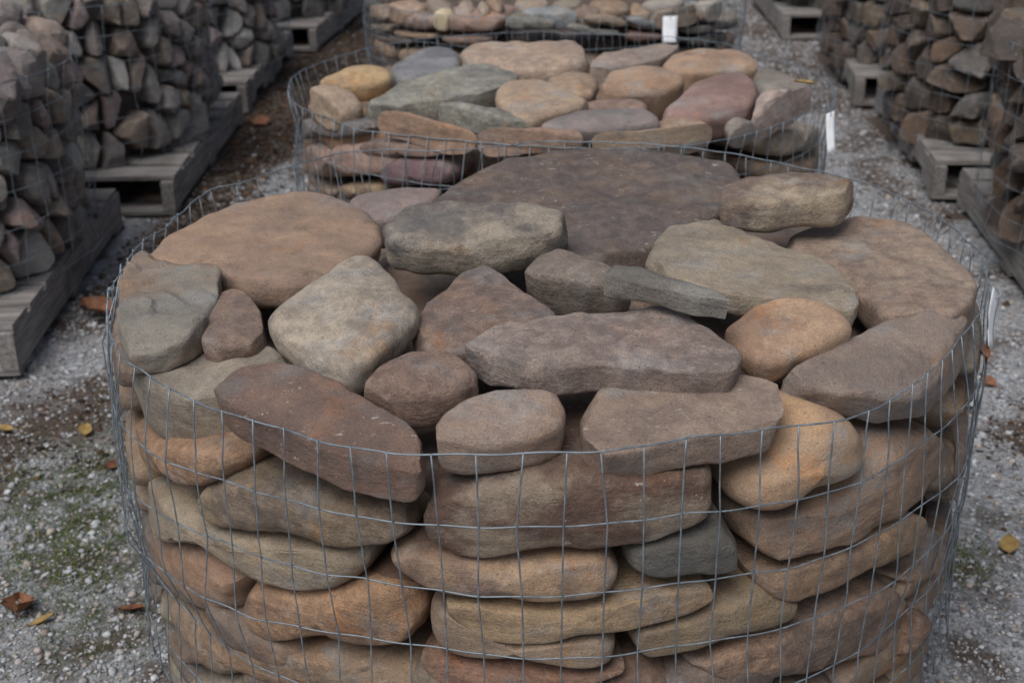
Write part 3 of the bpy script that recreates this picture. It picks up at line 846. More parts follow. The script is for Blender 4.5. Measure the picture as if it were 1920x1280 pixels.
SIDE1 = [
 ('orange cobble lying askew against the front wire, right side', K(152,114,80), K(136,112,94), .5, 's',
  [(1366,915),(1385,885),(1450,830),(1500,782),(1540,759),(1590,773),(1611,808),(1606,850),(1560,890),(1480,928),(1425,958),(1385,958),(1365,938)]),
 ('orange slab edge beneath the greenish-tan block at the left wire', K(138,104,80), K(124,98,80), .3, 'm',
  [(215,795),(240,772),(300,795),(420,815),(485,838),(465,885),(405,915),(330,893),(250,853),(217,832)]),
 ('grey-brown slab under the long red-brown slab', K(112,98,84), K(96,86,80), .4, 'm',
  [(392,930),(405,890),(450,868),(540,880),(700,935),(775,935),(795,975),(775,1005),(700,1016),(600,1003),(500,985),(430,975),(400,955)]),
 ('long olive-grey slab slanting down to the right, left face', K(118,107,95), K(130,120,108), .5, 'm',
  [(232,910),(240,882),(320,895),(420,960),(500,985),(610,1004),(722,1015),(718,1050),(685,1083),(620,1097),(560,1088),(480,1052),(380,1012),(300,975),(250,945)]),
 ('long dark red and grey slab in the middle of the front face', K(84,64,58), K(116,104,94), 1.0, 'm',
  [(772,940),(790,902),(900,885),(1060,862),(1200,870),(1345,862),(1351,915),(1330,960),(1240,1000),(1150,1020),(1000,1026),(900,1039),(835,1032),(800,1000)]),
 ('smooth tan slab below the dark red and grey slab', K(136,110,88), K(108,88,80), .3, 's',
  [(722,1022),(755,1003),(830,1018),(1000,1028),(1120,1020),(1157,1028),(1170,1060),(1152,1095),(1080,1111),(980,1117),(880,1107),(800,1087),(748,1055)]),
 ('dark slate-grey broken block in the front face', K(92,92,90), K(78,78,78), .5, 'a',
  [(1168,1022),(1200,1000),(1290,980),(1372,955),(1387,1000),(1390,1042),(1350,1061),(1270,1069),(1200,1073),(1170,1052)]),
 ('large brown slab under the overhanging slab, right face', K(126,102,86), K(112,94,84), .4, 'm',
  [(1384,985),(1410,965),(1480,940),(1560,900),(1612,850),(1650,800),(1735,782),(1742,830),(1722,885),(1690,940),(1640,980),(1560,1012),(1470,1032),(1420,1042),(1390,1025)]),
 ('grey-brown rounded stone at the right wire below the overhang', K(104,90,80), K(92,80,72), .3, 's',
  [(1690,905),(1725,850),(1760,810),(1830,790),(1836,840),(1815,890),(1770,922),(1715,930)]),
 ('small tan stone tucked under the overhanging slab at the right wire', K(132,106,84), K(118,96,78), .3, 's',
  [(1750,790),(1760,740),(1800,700),(1840,690),(1842,740),(1826,790),(1780,815)]),
 ('tan slab with a knobbed lower end, right face', K(130,104,80), K(120,98,84), .5, 'm',
  [(1408,1088),(1404,1062),(1500,1032),(1600,988),(1670,930),(1708,955),(1702,1000),(1620,1052),(1550,1080),(1500,1102),(1440,1117),(1415,1105)]),
 ('long dusky slab behind the knobbed tan slab, right face', K(100,86,76), K(86,74,68), .3, 's',
  [(1540,1098),(1620,1052),(1700,1002),(1730,940),(1797,900),(1802,950),(1782,1005),(1705,1055),(1640,1086),(1570,1112)]),
 ('long curved tan slab sagging across the front face', K(144,120,92), K(126,104,84), .7, 'm',
  [(818,1108),(900,1108),(1000,1118),(1160,1106),(1250,1082),(1348,1082),(1335,1102),(1280,1132),(1200,1160),(1080,1177),(980,1187),(890,1178),(848,1148)]),
 ('grey-brown slab beneath the curved tan slab', K(108,92,82), K(120,104,92), .25, 's',
  [(800,1125),(825,1108),(860,1145),(930,1175),(1080,1182),(1140,1172),(1169,1195),(1162,1226),(1100,1237),(960,1228),(850,1217),(808,1190)]),
 ('olive-brown slab right of the curved tan slab', K(120,104,82), K(104,90,78), .3, 'm',
  [(1170,1185),(1185,1165),(1280,1137),(1350,1102),(1420,1078),(1488,1103),(1484,1140),(1400,1167),(1330,1192),(1240,1212),(1190,1212)]),
 ('long pinkish-brown slab low on the right face', K(126,100,86), K(98,84,78), .5, 'm',
  [(1258,1220),(1330,1197),(1450,1162),(1560,1102),(1640,1072),(1678,1103),(1672,1150),(1642,1202),(1560,1237),(1450,1257),(1350,1265),(1295,1248)]),
 ('orange slab curling round the right face', K(154,104,62), K(124,92,70), .3, 'm',
  [(1550,1252),(1620,1222),(1668,1160),(1680,1095),(1702,1115),(1713,1160),(1692,1212),(1640,1252),(1580,1272)]),
 ('tan stone at the right wire above the orange knob', K(126,100,80), K(108,90,76), .3, 's',
  [(1650,1070),(1690,1050),(1740,1010),(1765,1015),(1760,1055),(1720,1085),(1670,1092)]),
 ('purplish-brown slab low on the left face', K(116,96,86), K(128,98,80), .4, 'm',
  [(268,1005),(290,968),(370,1000),(450,1040),(484,1062),(474,1100),(466,1140),(430,1154),(380,1132),(310,1075),(278,1042)]),
 ('glowing orange-brown slab low on the left face', K(138,104,78), K(114,88,74), .4, 'm',
  [(465,1112),(480,1068),(560,1085),(660,1080),(740,1075),(792,1108),(803,1160),(782,1196),(700,1209),(600,1192),(520,1192),(474,1162)]),
 ('dark red-brown stone recessed above the glowing orange slab', K(86,64,54), K(74,58,52), .2, 's',
  [(640,1085),(690,1060),(740,1035),(790,1060),(815,1110),(760,1130),(680,1120)]),
 ('grey-green wedge low at the left wire', K(106,100,88), K(120,110,96), .3, 's',
  [(258,1075),(300,1080),(388,1140),(378,1165),(346,1202),(300,1182),(268,1130)]),
 ('long brown slab with a pale chip near the photo bottom, left', K(122,98,80), K(106,88,76), .5, 'm',
  [(342,1195),(368,1150),(400,1147),(480,1167),(560,1196),(700,1210),(756,1215),(728,1252),(640,1277),(560,1280),(440,1248),(370,1228)]),
 ('grey-green stone at the photo bottom, lower left', K(116,110,98), K(104,98,90), .3, 's',
  [(300,1200),(345,1205),(440,1250),(520,1275),(500,1310),(400,1310),(320,1270)]),
 ('reddish slab below the grey-brown slab at the photo bottom', K(120,88,74), K(108,84,74), .5, 'm',
  [(780,1218),(830,1212),(900,1226),(1100,1242),(1195,1224),(1110,1258),(980,1275),(900,1280),(820,1255)]),
 ('grey-brown slab touching the photo bottom, centre left', K(104,94,84), K(94,84,78), .3, 'm',
  [(772,1240),(800,1228),(900,1275),(1000,1285),(1010,1330),(900,1345),(800,1330),(770,1290)]),
 ('dark brown slab touching the photo bottom, centre right', K(92,74,66), K(80,66,60), .3, 's',
  [(1000,1285),(1100,1256),(1200,1222),(1290,1250),(1390,1268),(1400,1310),(1300,1340),(1100,1345)]),
 ('dusky slab touching the photo bottom, right of centre', K(98,84,78), K(90,76,70), .3, 's',
  [(1300,1268),(1400,1270),(1500,1262),(1550,1250),(1560,1300),(1480,1335),(1330,1335)]),
 ('brown stone at the photo bottom, lower right', K(116,94,80), K(108,90,80), .3, 's',
  [(1550,1280),(1620,1258),(1680,1228),(1722,1225),(1710,1290),(1640,1330),(1560,1335)]),
 ('tan end of a stone behind the left wire, below the orange slab', K(128,106,84), K(112,96,80), .2, 's',
  [(236,940),(260,945),(300,975),(290,1000),(262,1000),(242,975)]),
]
for (lab, ca, cb, fl, st, px) in SIDE1:
    ca, cb = [tuple(x * w for x, w in zip(c_, (1.38, 1.31, 1.17))) for c_ in (ca, cb)]
    kw = {}
    if 'askew' in lab: kw = dict(bulge=.045, rfac=.5)
    if 'recessed' in lab or 'behind the' in lab: kw = dict(rad=.64)
    if 'knob poking' in lab: kw = dict(rad=.70, bulge=.05)
    side_stone(lab, G1S, ca, cb, fl, st, px, hold=None if 'knob poking' in lab else (C1, rf1, ROWS), **kw)

# stones round the flanks and in the lowest rows, continuing the stack
rng = np.random.default_rng(77)
FPAL = [K(124,102,87), K(112,96,84), K(132,108,86), K(104,88,78), K(140,110,80), K(116,106,92)]


def slab_tz(a, z, wa, h):
    w = wa / 2
    return np.array([(a - w, z - .1 * h), (a - .8 * w, z + .3 * h), (a - .3 * w, z + .48 * h), (a + .35 * w, z + .45 * h), (a + .85 * w, z + .25 * h),
                     (a + w, z - .05 * h), (a + .8 * w, z - .38 * h), (a + .2 * w, z - .5 * h), (a - .5 * w, z - .45 * h)]) + rng.normal(0, .006, (9, 2))


for sgn, nm in ((-1, 'left'), (1, 'right')):
    for i in range(6):
        for j in range(2):
            a = sgn * (1.30 + .42 * j + (.12 if i % 2 else 0)); ca = FPAL[rng.integers(6)]
            side_stone('%s brown stone on the %s flank of the front cage, %s row down' % (['nearer', 'farther'][j], nm, ['top', 'second', 'third', 'fourth', 'fifth', 'sixth'][i]),
                       G1S, ca, tuple(.85 * x for x in ca), .3, 's', tz=slab_tz(a, .66 - .092 * i, .40, .095), n=48, n_in=5, rad=.70, hold=(C1, rf1, ROWS))
side_stone('rusty orange knob poking out at the wire, lower right of the front cage', G1S, K(150,98,60), K(120,84,62), .3, 'm', rad=.68, bulge=.045, n=56,
           tz=slab_tz(*cyl_hit(1700, 1180, C1, .70), .15, .08))
for i in range(3):
    for j in range(7):
        a = -1.02 + .34 * j + (.12 if i % 2 else 0); ca = FPAL[rng.integers(6)]
        side_stone('flat brown stone, %s from the left in the %s row of the front cage' % (['first', 'second', 'third', 'fourth', 'fifth', 'sixth', 'seventh'][j], ['third lowest', 'second lowest', 'lowest'][i]), 'lowest stones of the front cage', ca, tuple(.85 * x for x in ca), .3, 's',
                   tz=slab_tz(a, .345 - .085 * i, .35, .092), n=40, n_in=4, hold=(C1, rf1, ROWS))

# ---- the middle cage
TOP2 = [
 ('blue-grey rounded stone at the back left of the middle cage', K(122,122,126), K(104,104,108), .4, 's', .775, .08, .05, [(720,122),(760,99),(800,85),(842,83),(866,99),(869,120),(850,137),(785,142),(740,148)]),
 ('broad sandy slab at the back of the middle cage', K(164,136,112), K(150,126,108), .2, 's', .785, .09, .10, [(856,90),(890,76),(950,71),(1050,71),(1096,75),(1116,95),(1106,112),(1060,124),(1000,130),(930,124),(880,115)]),
 ('pinkish-grey flat slab by the white tag, back of the middle cage', K(150,130,118), K(134,118,108), .3, 'm', .77, .06, .08, [(1098,127),(1120,105),(1180,88),(1240,77),(1282,84),(1255,103),(1205,118),(1140,132)]),
 ('orange-brown slab at the back right of the middle cage', K(168,126,92), K(148,112,84), .2, 's', .775, .08, .15, [(1233,117),(1260,95),(1320,86),(1400,92),(1423,112),(1418,125),(1380,130),(1300,132),(1265,130)]),
 ('small grey stone at the right rim of the middle cage', K(128,118,108), K(108,102,94), .4, 's', .76, .06, .10, [(1411,133),(1430,124),(1480,134),(1526,154),(1502,167),(1440,172),(1420,160)]),
 ('mustard-yellow pebble-smooth stone at the left of the middle cage', K(188,144,80), K(164,116,62), .3, 's', .78, .06, .25, [(588,151),(620,136),(650,119),(690,113),(730,121),(737,135),(722,147),(680,157),(640,156)]),
 ('long grey-green ridged slab left of centre in the middle cage', K(134,132,120), K(116,114,106), .6, 'm', .785, .09, .22, [(683,184),(720,160),(760,142),(840,123),(920,119),(982,140),(962,158),(925,172),(860,180),(800,190),(740,197),(692,195)]),
 ('tan slab tucked behind the brown cobble in the middle cage', K(158,126,96), K(134,108,86), .2, 's', .765, .06, .1, [(1015,146),(1060,130),(1110,132),(1125,150),(1112,175),(1060,178)]),
 ('plump brown cobble right of centre in the middle cage', K(160,122,90), K(138,104,78), .3, 's', .80, .10, .25, [(1113,152),(1140,126),(1200,112),(1250,118),(1290,140),(1280,156),(1240,168),(1180,172),(1128,170)]),
 ('pink slab with a red edge in the middle cage', K(144,112,104), K(126,96,88), .3, 's', .785, .07, .20, [(1232,208),(1270,180),(1290,150),(1330,135),(1390,126),(1422,150),(1426,180),(1402,208),(1345,222),(1300,212)]),
 ('sandy blunt wedge at the centre of the middle cage', K(160,132,104), K(146,120,98), .15, 's', .79, .08, .15, [(926,163),(950,146),(1000,141),(1060,155),(1092,175),(1112,187),(1055,208),(1000,222),(958,208),(932,188)]),
 ('brown sliver behind the grey flat slab in the middle cage', K(140,110,94), K(120,98,88), .2, 's', .765, .05, .1, [(1085,190),(1120,180),(1190,180),(1222,190),(1215,205),(1100,208)]),
 ('tan oval stone against the left wire of the middle cage', K(156,130,104), K(140,118,98), .4, 's', .775, .07, .25, [(546,183),(570,161),(600,153),(640,155),(670,168),(684,188),(672,200),(620,207),(570,205),(550,197)]),
 ('thin grey blade-like stone slanting across the middle cage', K(128,126,116), K(104,102,98), .4, 'a', .80, -.02, .30, [(811,196),(830,181),(870,184),(930,199),(990,222),(1001,233),(960,233),(890,222),(830,210)]),
 ('grey-mauve flat slab in front of the sandy wedge, middle cage', K(128,116,112), K(112,104,102), .5, 's', .775, .06, .18, [(1000,234),(1040,212),(1100,198),(1180,197),(1232,205),(1243,222),(1230,232),(1150,236),(1090,240),(1030,240)]),
 ('low tan dome below the pink slab, middle cage', K(156,122,94), K(138,110,88), .2, 's', .755, .05, .2, [(1212,236),(1240,215),(1290,208),(1338,228),(1330,245),(1240,248)]),
 ('pale pinkish layered slab at the right rim of the middle cage', K(160,140,130), K(142,122,112), .3, 'l', .78, .06, .15, [(1411,222),(1416,198),(1432,178),(1490,165),(1552,164),(1564,198),(1545,210),(1450,225)]),
 ('small grey stone under the pale pinkish slab', K(138,128,118), K(122,112,104), .3, 's', .755, .0, .2, [(1355,225),(1372,210),(1420,222),(1445,238),(1420,255),(1375,248)]),
 ('orange-brown long stone leaning on the front left wire, middle cage', K(158,116,84), K(132,100,80), .4, 's', .765, .0, .35, [(670,221),(700,207),(750,205),(800,214),(850,233),(898,246),(880,265),(830,270),(780,262),(730,245),(688,233)]),
 ('flat reddish-tan slab at the front of the middle cage', K(144,112,92), K(126,104,90), .3, 's', .765, .0, .25, [(866,268),(880,250),(930,240),(1000,236),(1062,236),(1102,242),(1096,258),(1000,266),(880,280)]),
 ('wide tan slab just behind the dark slab, middle cage', K(150,124,98), K(124,104,90), .3, 's', .765, .0, .2, [(1103,262),(1140,246),(1240,238),(1350,235),(1402,258),(1408,292),(1300,296),(1150,290)]),
]
for (lab, ca, cb, fl, st, z, t, sy, px) in TOP2:
    top_stone(lab, G2, ca, cb, fl, st, z, 0, sy, max(t, .05) if st != 'a' else .05, .028 if st == 's' else .014, px, n=64, n_in=7, hold=(C2, rf2, rows2), drop=2)
for lab, ca, z, px in [
 ('ochre stone in the gap at the left of the middle cage', K(140,104,66), .71, [(560,185),(700,165),(800,190),(760,250),(620,240)]),
 ('dark stone in the gap below the brown cobble, middle cage', K(96,78,64), .70, [(1150,170),(1290,160),(1340,215),(1260,250),(1150,230)]),
 ('dark stone in the gap at the centre left, middle cage', K(92,78,70), .70, [(800,180),(960,170),(1050,240),(960,280),(820,260)])]:
    top_stone(lab, G2, ca, K(90,76,66), .2, 's', z, 0, .05, .08, .025, px, n=40, n_in=5)
for lab, ca, cb, px in [
 ('grey slab edge at the left wire of the middle cage', K(112,104,100), K(98,92,90), [(546,232),(560,221),(640,219),(692,222),(700,250),(660,260),(580,262),(550,255)]),
 ('brown slab edge left of the purple stone, middle cage', K(124,98,84), K(104,84,76), [(680,262),(740,256),(800,262),(860,275),(850,290),(760,292),(690,285)]),
 ('large pinkish stone low at the left of the middle cage', K(156,122,108), K(136,106,92), [(560,285),(580,264),(680,258),(750,266),(768,300),(760,325),(690,332),(600,335),(565,320)]),
 ('purple rounded stone behind the front rim wire, middle cage', K(108,84,88), K(124,98,94), [(713,312),(740,290),(800,285),(850,295),(868,318),(850,345),(780,352),(725,345)]),
 ('ochre stone low behind the front rim, middle cage', K(146,114,76), K(126,100,74), [(642,350),(660,338),(715,336),(740,352),(720,372),(660,372)]),
 ('dull tan stone at the lower left corner of the middle cage', K(120,98,78), K(106,90,78), [(556,330),(600,338),(645,345),(640,375),(580,372),(560,355)]),
 ('tan upright stone end at the left wire of the middle cage', K(146,112,80), K(126,98,78), [(546,262),(556,260),(566,290),(562,330),(550,325),(545,290)]),
 ('grey-tan rounded stone at the front right of the middle cage', K(146,130,112), K(126,114,104), [(1405,258),(1440,235),(1500,226),(1547,236),(1552,258),(1500,284),(1450,297),(1412,286)]),
 ('tan slab low at the right of the middle cage', K(150,118,86), K(130,106,84), [(1400,300),(1440,298),(1520,285),(1535,305),(1510,335),(1440,345),(1400,330)]),
 ('grey-brown stone at the right wire of the middle cage', K(120,102,86), K(104,92,82), [(1515,290),(1550,262),(1552,300),(1548,340),(1525,345)]),
 ]:
    side_stone(lab, G2, ca, cb, .4, 's', px, c=C2, n=56, n_in=5, hold=(C2, rf2, rows2))

# ---- the farthest middle-row cage
TOP3 = [
 ('orange-tan oval slab at the left of the farthest middle cage', K(156,124,98), 's', [(716,8),(740,0),(780,-6),(803,8),(798,18),(760,22),(725,18)]),
 ('grey-tan stone behind the yellow pebble, farthest middle cage', K(140,124,108), 's', [(795,-8),(830,-6),(852,6),(845,16),(810,14)]),
 ('small pale yellow pebble in the farthest middle cage', K(196,172,124), 's', [(806,24),(825,12),(848,10),(852,22),(838,32),(815,32)]),
 ('pinkish upright wedge in the farthest middle cage', K(164,140,124), 's', [(850,14),(865,-2),(885,-4),(892,12),(885,24),(856,24)]),
 ('tan small wedge in the farthest middle cage', K(150,132,112), 's', [(892,10),(900,-2),(915,2),(922,16),(905,22)]),
 ('brown rounded stone at the top edge, farthest middle cage', K(150,118,92), 's', [(905,-8),(935,-10),(948,2),(940,14),(925,14)]),
 ('tan slab at the top edge left of the tag, farthest middle cage', K(156,130,106), 's', [(962,-4),(1000,-10),(1030,-6),(1024,12),(985,14),(965,10)]),
 ('blue-grey slab with a pale edge, farthest middle cage', K(140,144,146), 'm', [(974,20),(990,12),(1040,10),(1078,16),(1084,26),(1040,26),(1000,26)]),
 ('tan slab cut by the top edge, right of centre, farthest cage', K(136,124,108), 's', [(1030,2),(1060,-8),(1095,-4),(1090,8),(1050,14)]),
 ('brown stone under the top edge, farthest middle cage', K(128,104,88), 's', [(1070,16),(1095,6),(1125,10),(1128,22),(1100,26),(1076,24)]),
 ('brown long stone at the top edge, farthest middle cage', K(138,112,86), 's', [(1100,0),(1140,-6),(1180,0),(1182,14),(1150,20),(1120,14)]),
 ('orange upright wedge in the farthest middle cage', K(164,128,90), 's', [(1178,18),(1182,2),(1200,4),(1225,24),(1205,28),(1185,26)]),
 ('pale grey slab at the top right, farthest middle cage', K(150,142,132), 's', [(1195,2),(1240,-8),(1290,-4),(1270,8),(1220,12)]),
 ('long tan-grey slab above the white tag, farthest cage', K(140,122,104), 's', [(1215,22),(1260,12),(1330,10),(1345,18),(1300,26),(1240,30)]),
 ('flat grey slab at the right rim, farthest middle cage', K(146,138,128), 's', [(1295,2),(1340,-6),(1378,4),(1372,14),(1330,16)]),
]
for lab, ca, st, px in TOP3:
    top_stone(lab, G3, ca, tuple(.8 * x for x in ca), .3, st, .775, 0, .2, .06, .025, px, n=40, n_in=5, hold=(C3, rf3, ROWS))
for lab, ca, px in [
 ('tan stone end at the left wire, farthest middle cage', K(140,118,96), [(690,10),(712,6),(740,22),(745,40),(715,42),(692,34)]),
 ('mauve rounded block left of centre, farthest middle cage', K(142,120,112), [(744,34),(760,22),(800,22),(836,32),(834,50),(800,60),(765,52)]),
 ('pink squared block at the front, farthest middle cage', K(158,124,106), [(834,32),(850,24),(910,22),(945,32),(942,55),(900,63),(850,60),(836,50)]),
 ('grey-green squared block at the front, farthest middle cage', K(116,116,108), [(942,32),(975,24),(1020,26),(1046,38),(1044,54),(1000,58),(955,56)]),
 ('olive stone low at the left, farthest middle cage', K(116,102,86), [(700,42),(745,40),(750,60),(720,64),(702,56)]),
 ('tan slab under the mauve block, farthest middle cage', K(144,114,86), [(748,54),(790,60),(830,62),(822,74),(770,72),(752,66)]),
 ('dark slab at the lower left, farthest middle cage', K(92,84,78), [(706,62),(750,66),(790,74),(775,84),(730,80)]),
 ('brown slab under the pink block, farthest middle cage', K(126,100,86), [(826,66),(880,64),(930,66),(920,84),(850,84)]),
 ('tan rounded slab right of centre, farthest middle cage', K(148,124,98), [(1084,30),(1110,23),(1150,26),(1176,40),(1172,50),(1130,50),(1095,42)]),
 ('grey curved slab right of centre, farthest middle cage', K(122,122,118), [(1055,46),(1070,38),(1095,46),(1130,54),(1164,56),(1160,68),(1110,68),(1065,58)]),
 ('blue-grey ellipse stone left of the white tag, farthest cage', K(126,126,130), [(1170,34),(1190,25),(1220,28),(1246,42),(1240,58),(1205,58),(1180,48)]),
 ('red stone low behind the front rim, farthest middle cage', K(132,96,84), [(1164,66),(1185,56),(1240,60),(1238,74),(1180,80)]),
 ('brown slab right of the white tag, farthest middle cage', K(112,92,78), [(1240,30),(1290,24),(1335,22),(1340,34),(1300,44),(1262,46)]),
 ('grey slab at the right face, farthest middle cage', K(116,108,98), [(1268,50),(1310,44),(1350,34),(1354,48),(1320,62),(1275,64)]),
 ('grey stones end at the right wire, farthest middle cage', K(120,112,100), [(1352,30),(1374,18),(1378,40),(1366,60),(1355,54)]),
 ('dark stone low at the right, farthest middle cage', K(88,82,74), [(1270,70),(1320,64),(1352,58),(1350,80),(1290,88)]),
 ]:
    side_stone(lab, G3, ca, tuple(.8 * x for x in ca), .3, 's', px, c=C3, n=40, n_in=4, hold=(C3, rf3, ROWS))


rng = np.random.default_rng(78)
for i in range(3):
    for j in range(8):
        a = -1.15 + .33 * j + (.14 if i % 2 else 0); ca = FPAL[rng.integers(6)]
        side_stone('brown stone, %s from the left in the %s row down, farthest middle cage' % (['first', 'second', 'third', 'fourth', 'fifth', 'sixth', 'seventh', 'eighth'][j], ['third', 'fourth', 'fifth'][i]),
                   G3, ca, tuple(.85 * x for x in ca), .3, 's', c=C3, tz=slab_tz(a, .565 - .085 * i, .34, .09), n=36, n_in=4, hold=(C3, rf3, ROWS))
for i in range(2):
    for j in range(6):
        a = -1.25 + .46 * j + (.16 if i % 2 else 0); ca = FPAL[rng.integers(6)]
        side_stone('flat brown stone, %s from the left in the %s row, middle cage' % (['first', 'second', 'third', 'fourth', 'fifth', 'sixth'][j], ['lowest visible', 'bottom'][i]),
                   G2, ca, tuple(.85 * x for x in ca), .3, 's', c=C2, tz=slab_tz(a, .50 - .09 * i, .46, .095), n=40, n_in=4, rad=.66, hold=(C2, rf2, rows2))

# ---- packed inside of every cage, so that the gaps are dark as in a full heap
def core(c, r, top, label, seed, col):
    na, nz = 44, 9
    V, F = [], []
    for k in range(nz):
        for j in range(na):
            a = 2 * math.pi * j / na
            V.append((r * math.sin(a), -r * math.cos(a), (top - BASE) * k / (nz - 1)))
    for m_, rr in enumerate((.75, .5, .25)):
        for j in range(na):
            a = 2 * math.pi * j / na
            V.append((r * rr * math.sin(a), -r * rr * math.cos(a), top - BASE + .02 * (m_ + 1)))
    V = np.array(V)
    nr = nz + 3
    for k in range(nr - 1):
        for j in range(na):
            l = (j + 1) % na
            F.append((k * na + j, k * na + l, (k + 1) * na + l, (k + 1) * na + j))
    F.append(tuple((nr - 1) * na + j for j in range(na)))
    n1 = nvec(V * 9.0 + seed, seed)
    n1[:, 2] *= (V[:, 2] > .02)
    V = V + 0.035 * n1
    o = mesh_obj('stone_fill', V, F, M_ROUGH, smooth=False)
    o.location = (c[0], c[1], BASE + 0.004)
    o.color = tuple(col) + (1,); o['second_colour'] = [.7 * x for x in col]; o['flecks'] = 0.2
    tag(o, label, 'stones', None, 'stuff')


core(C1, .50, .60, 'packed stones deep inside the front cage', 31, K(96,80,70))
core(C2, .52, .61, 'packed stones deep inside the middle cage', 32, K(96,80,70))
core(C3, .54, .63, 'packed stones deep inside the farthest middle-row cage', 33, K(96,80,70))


# ---- rubble cages: every stone of the visible face and top is its own stone
def clip(poly, p, nrm):
    out = []
    for i in range(len(poly)):
        a, b = poly[i], poly[(i + 1) % len(poly)]
        da, db = (a - p) @ nrm, (b - p) @ nrm
        if da <= 0: out.append(a)
        if (da < 0) != (db < 0): out.append(a + (b - a) * (da / (da - db)))
    return out


def cells(pts, gap, reach):
    res = []
    for i, p in enumerate(pts):
        poly = [p + np.array(q) * reach * .62 for q in ((-1, -.6), (-.6, -1), (.6, -1), (1, -.6), (1, .6), (.6, 1), (-.6, 1), (-1, .6))]
        d = pts - p; dist = np.linalg.norm(d, axis=1)
        for j in np.argsort(dist)[1:22]:
            if dist[j] > reach * 2.2: break
            nn = d[j] / dist[j]
            poly = clip(poly, p + nn * (dist[j] / 2 - gap / 2), nn)
            if len(poly) < 3: break
        res.append(np.array(poly) if len(poly) >= 3 else None)
    return res


ORD = ['first', 'second', 'third', 'fourth', 'fifth', 'sixth', 'seventh', 'eighth', 'ninth', 'tenth', 'eleventh', 'twelfth',
       'thirteenth', 'fourteenth', 'fifteenth', 'sixteenth', 'seventeenth', 'eighteenth', 'nineteenth', 'twentieth']
PAL_L = [('grey', K(110,105,102)), ('mauve-grey', K(106,98,97)), ('brown', K(112,97,88)), ('dark grey', K(90,86,85)), ('tan', K(120,108,97)),
         ('grey', K(100,96,94)), ('mauve-grey', K(110,96,96)), ('pale grey', K(130,128,124))]
PAL_R = [('brown', K(96,78,66)), ('grey', K(94,90,88)), ('rusty brown', K(108,82,62)), ('dark brown', K(72,60,54)), ('tan', K(116,98,78)), ('grey-brown', K(90,80,74))]


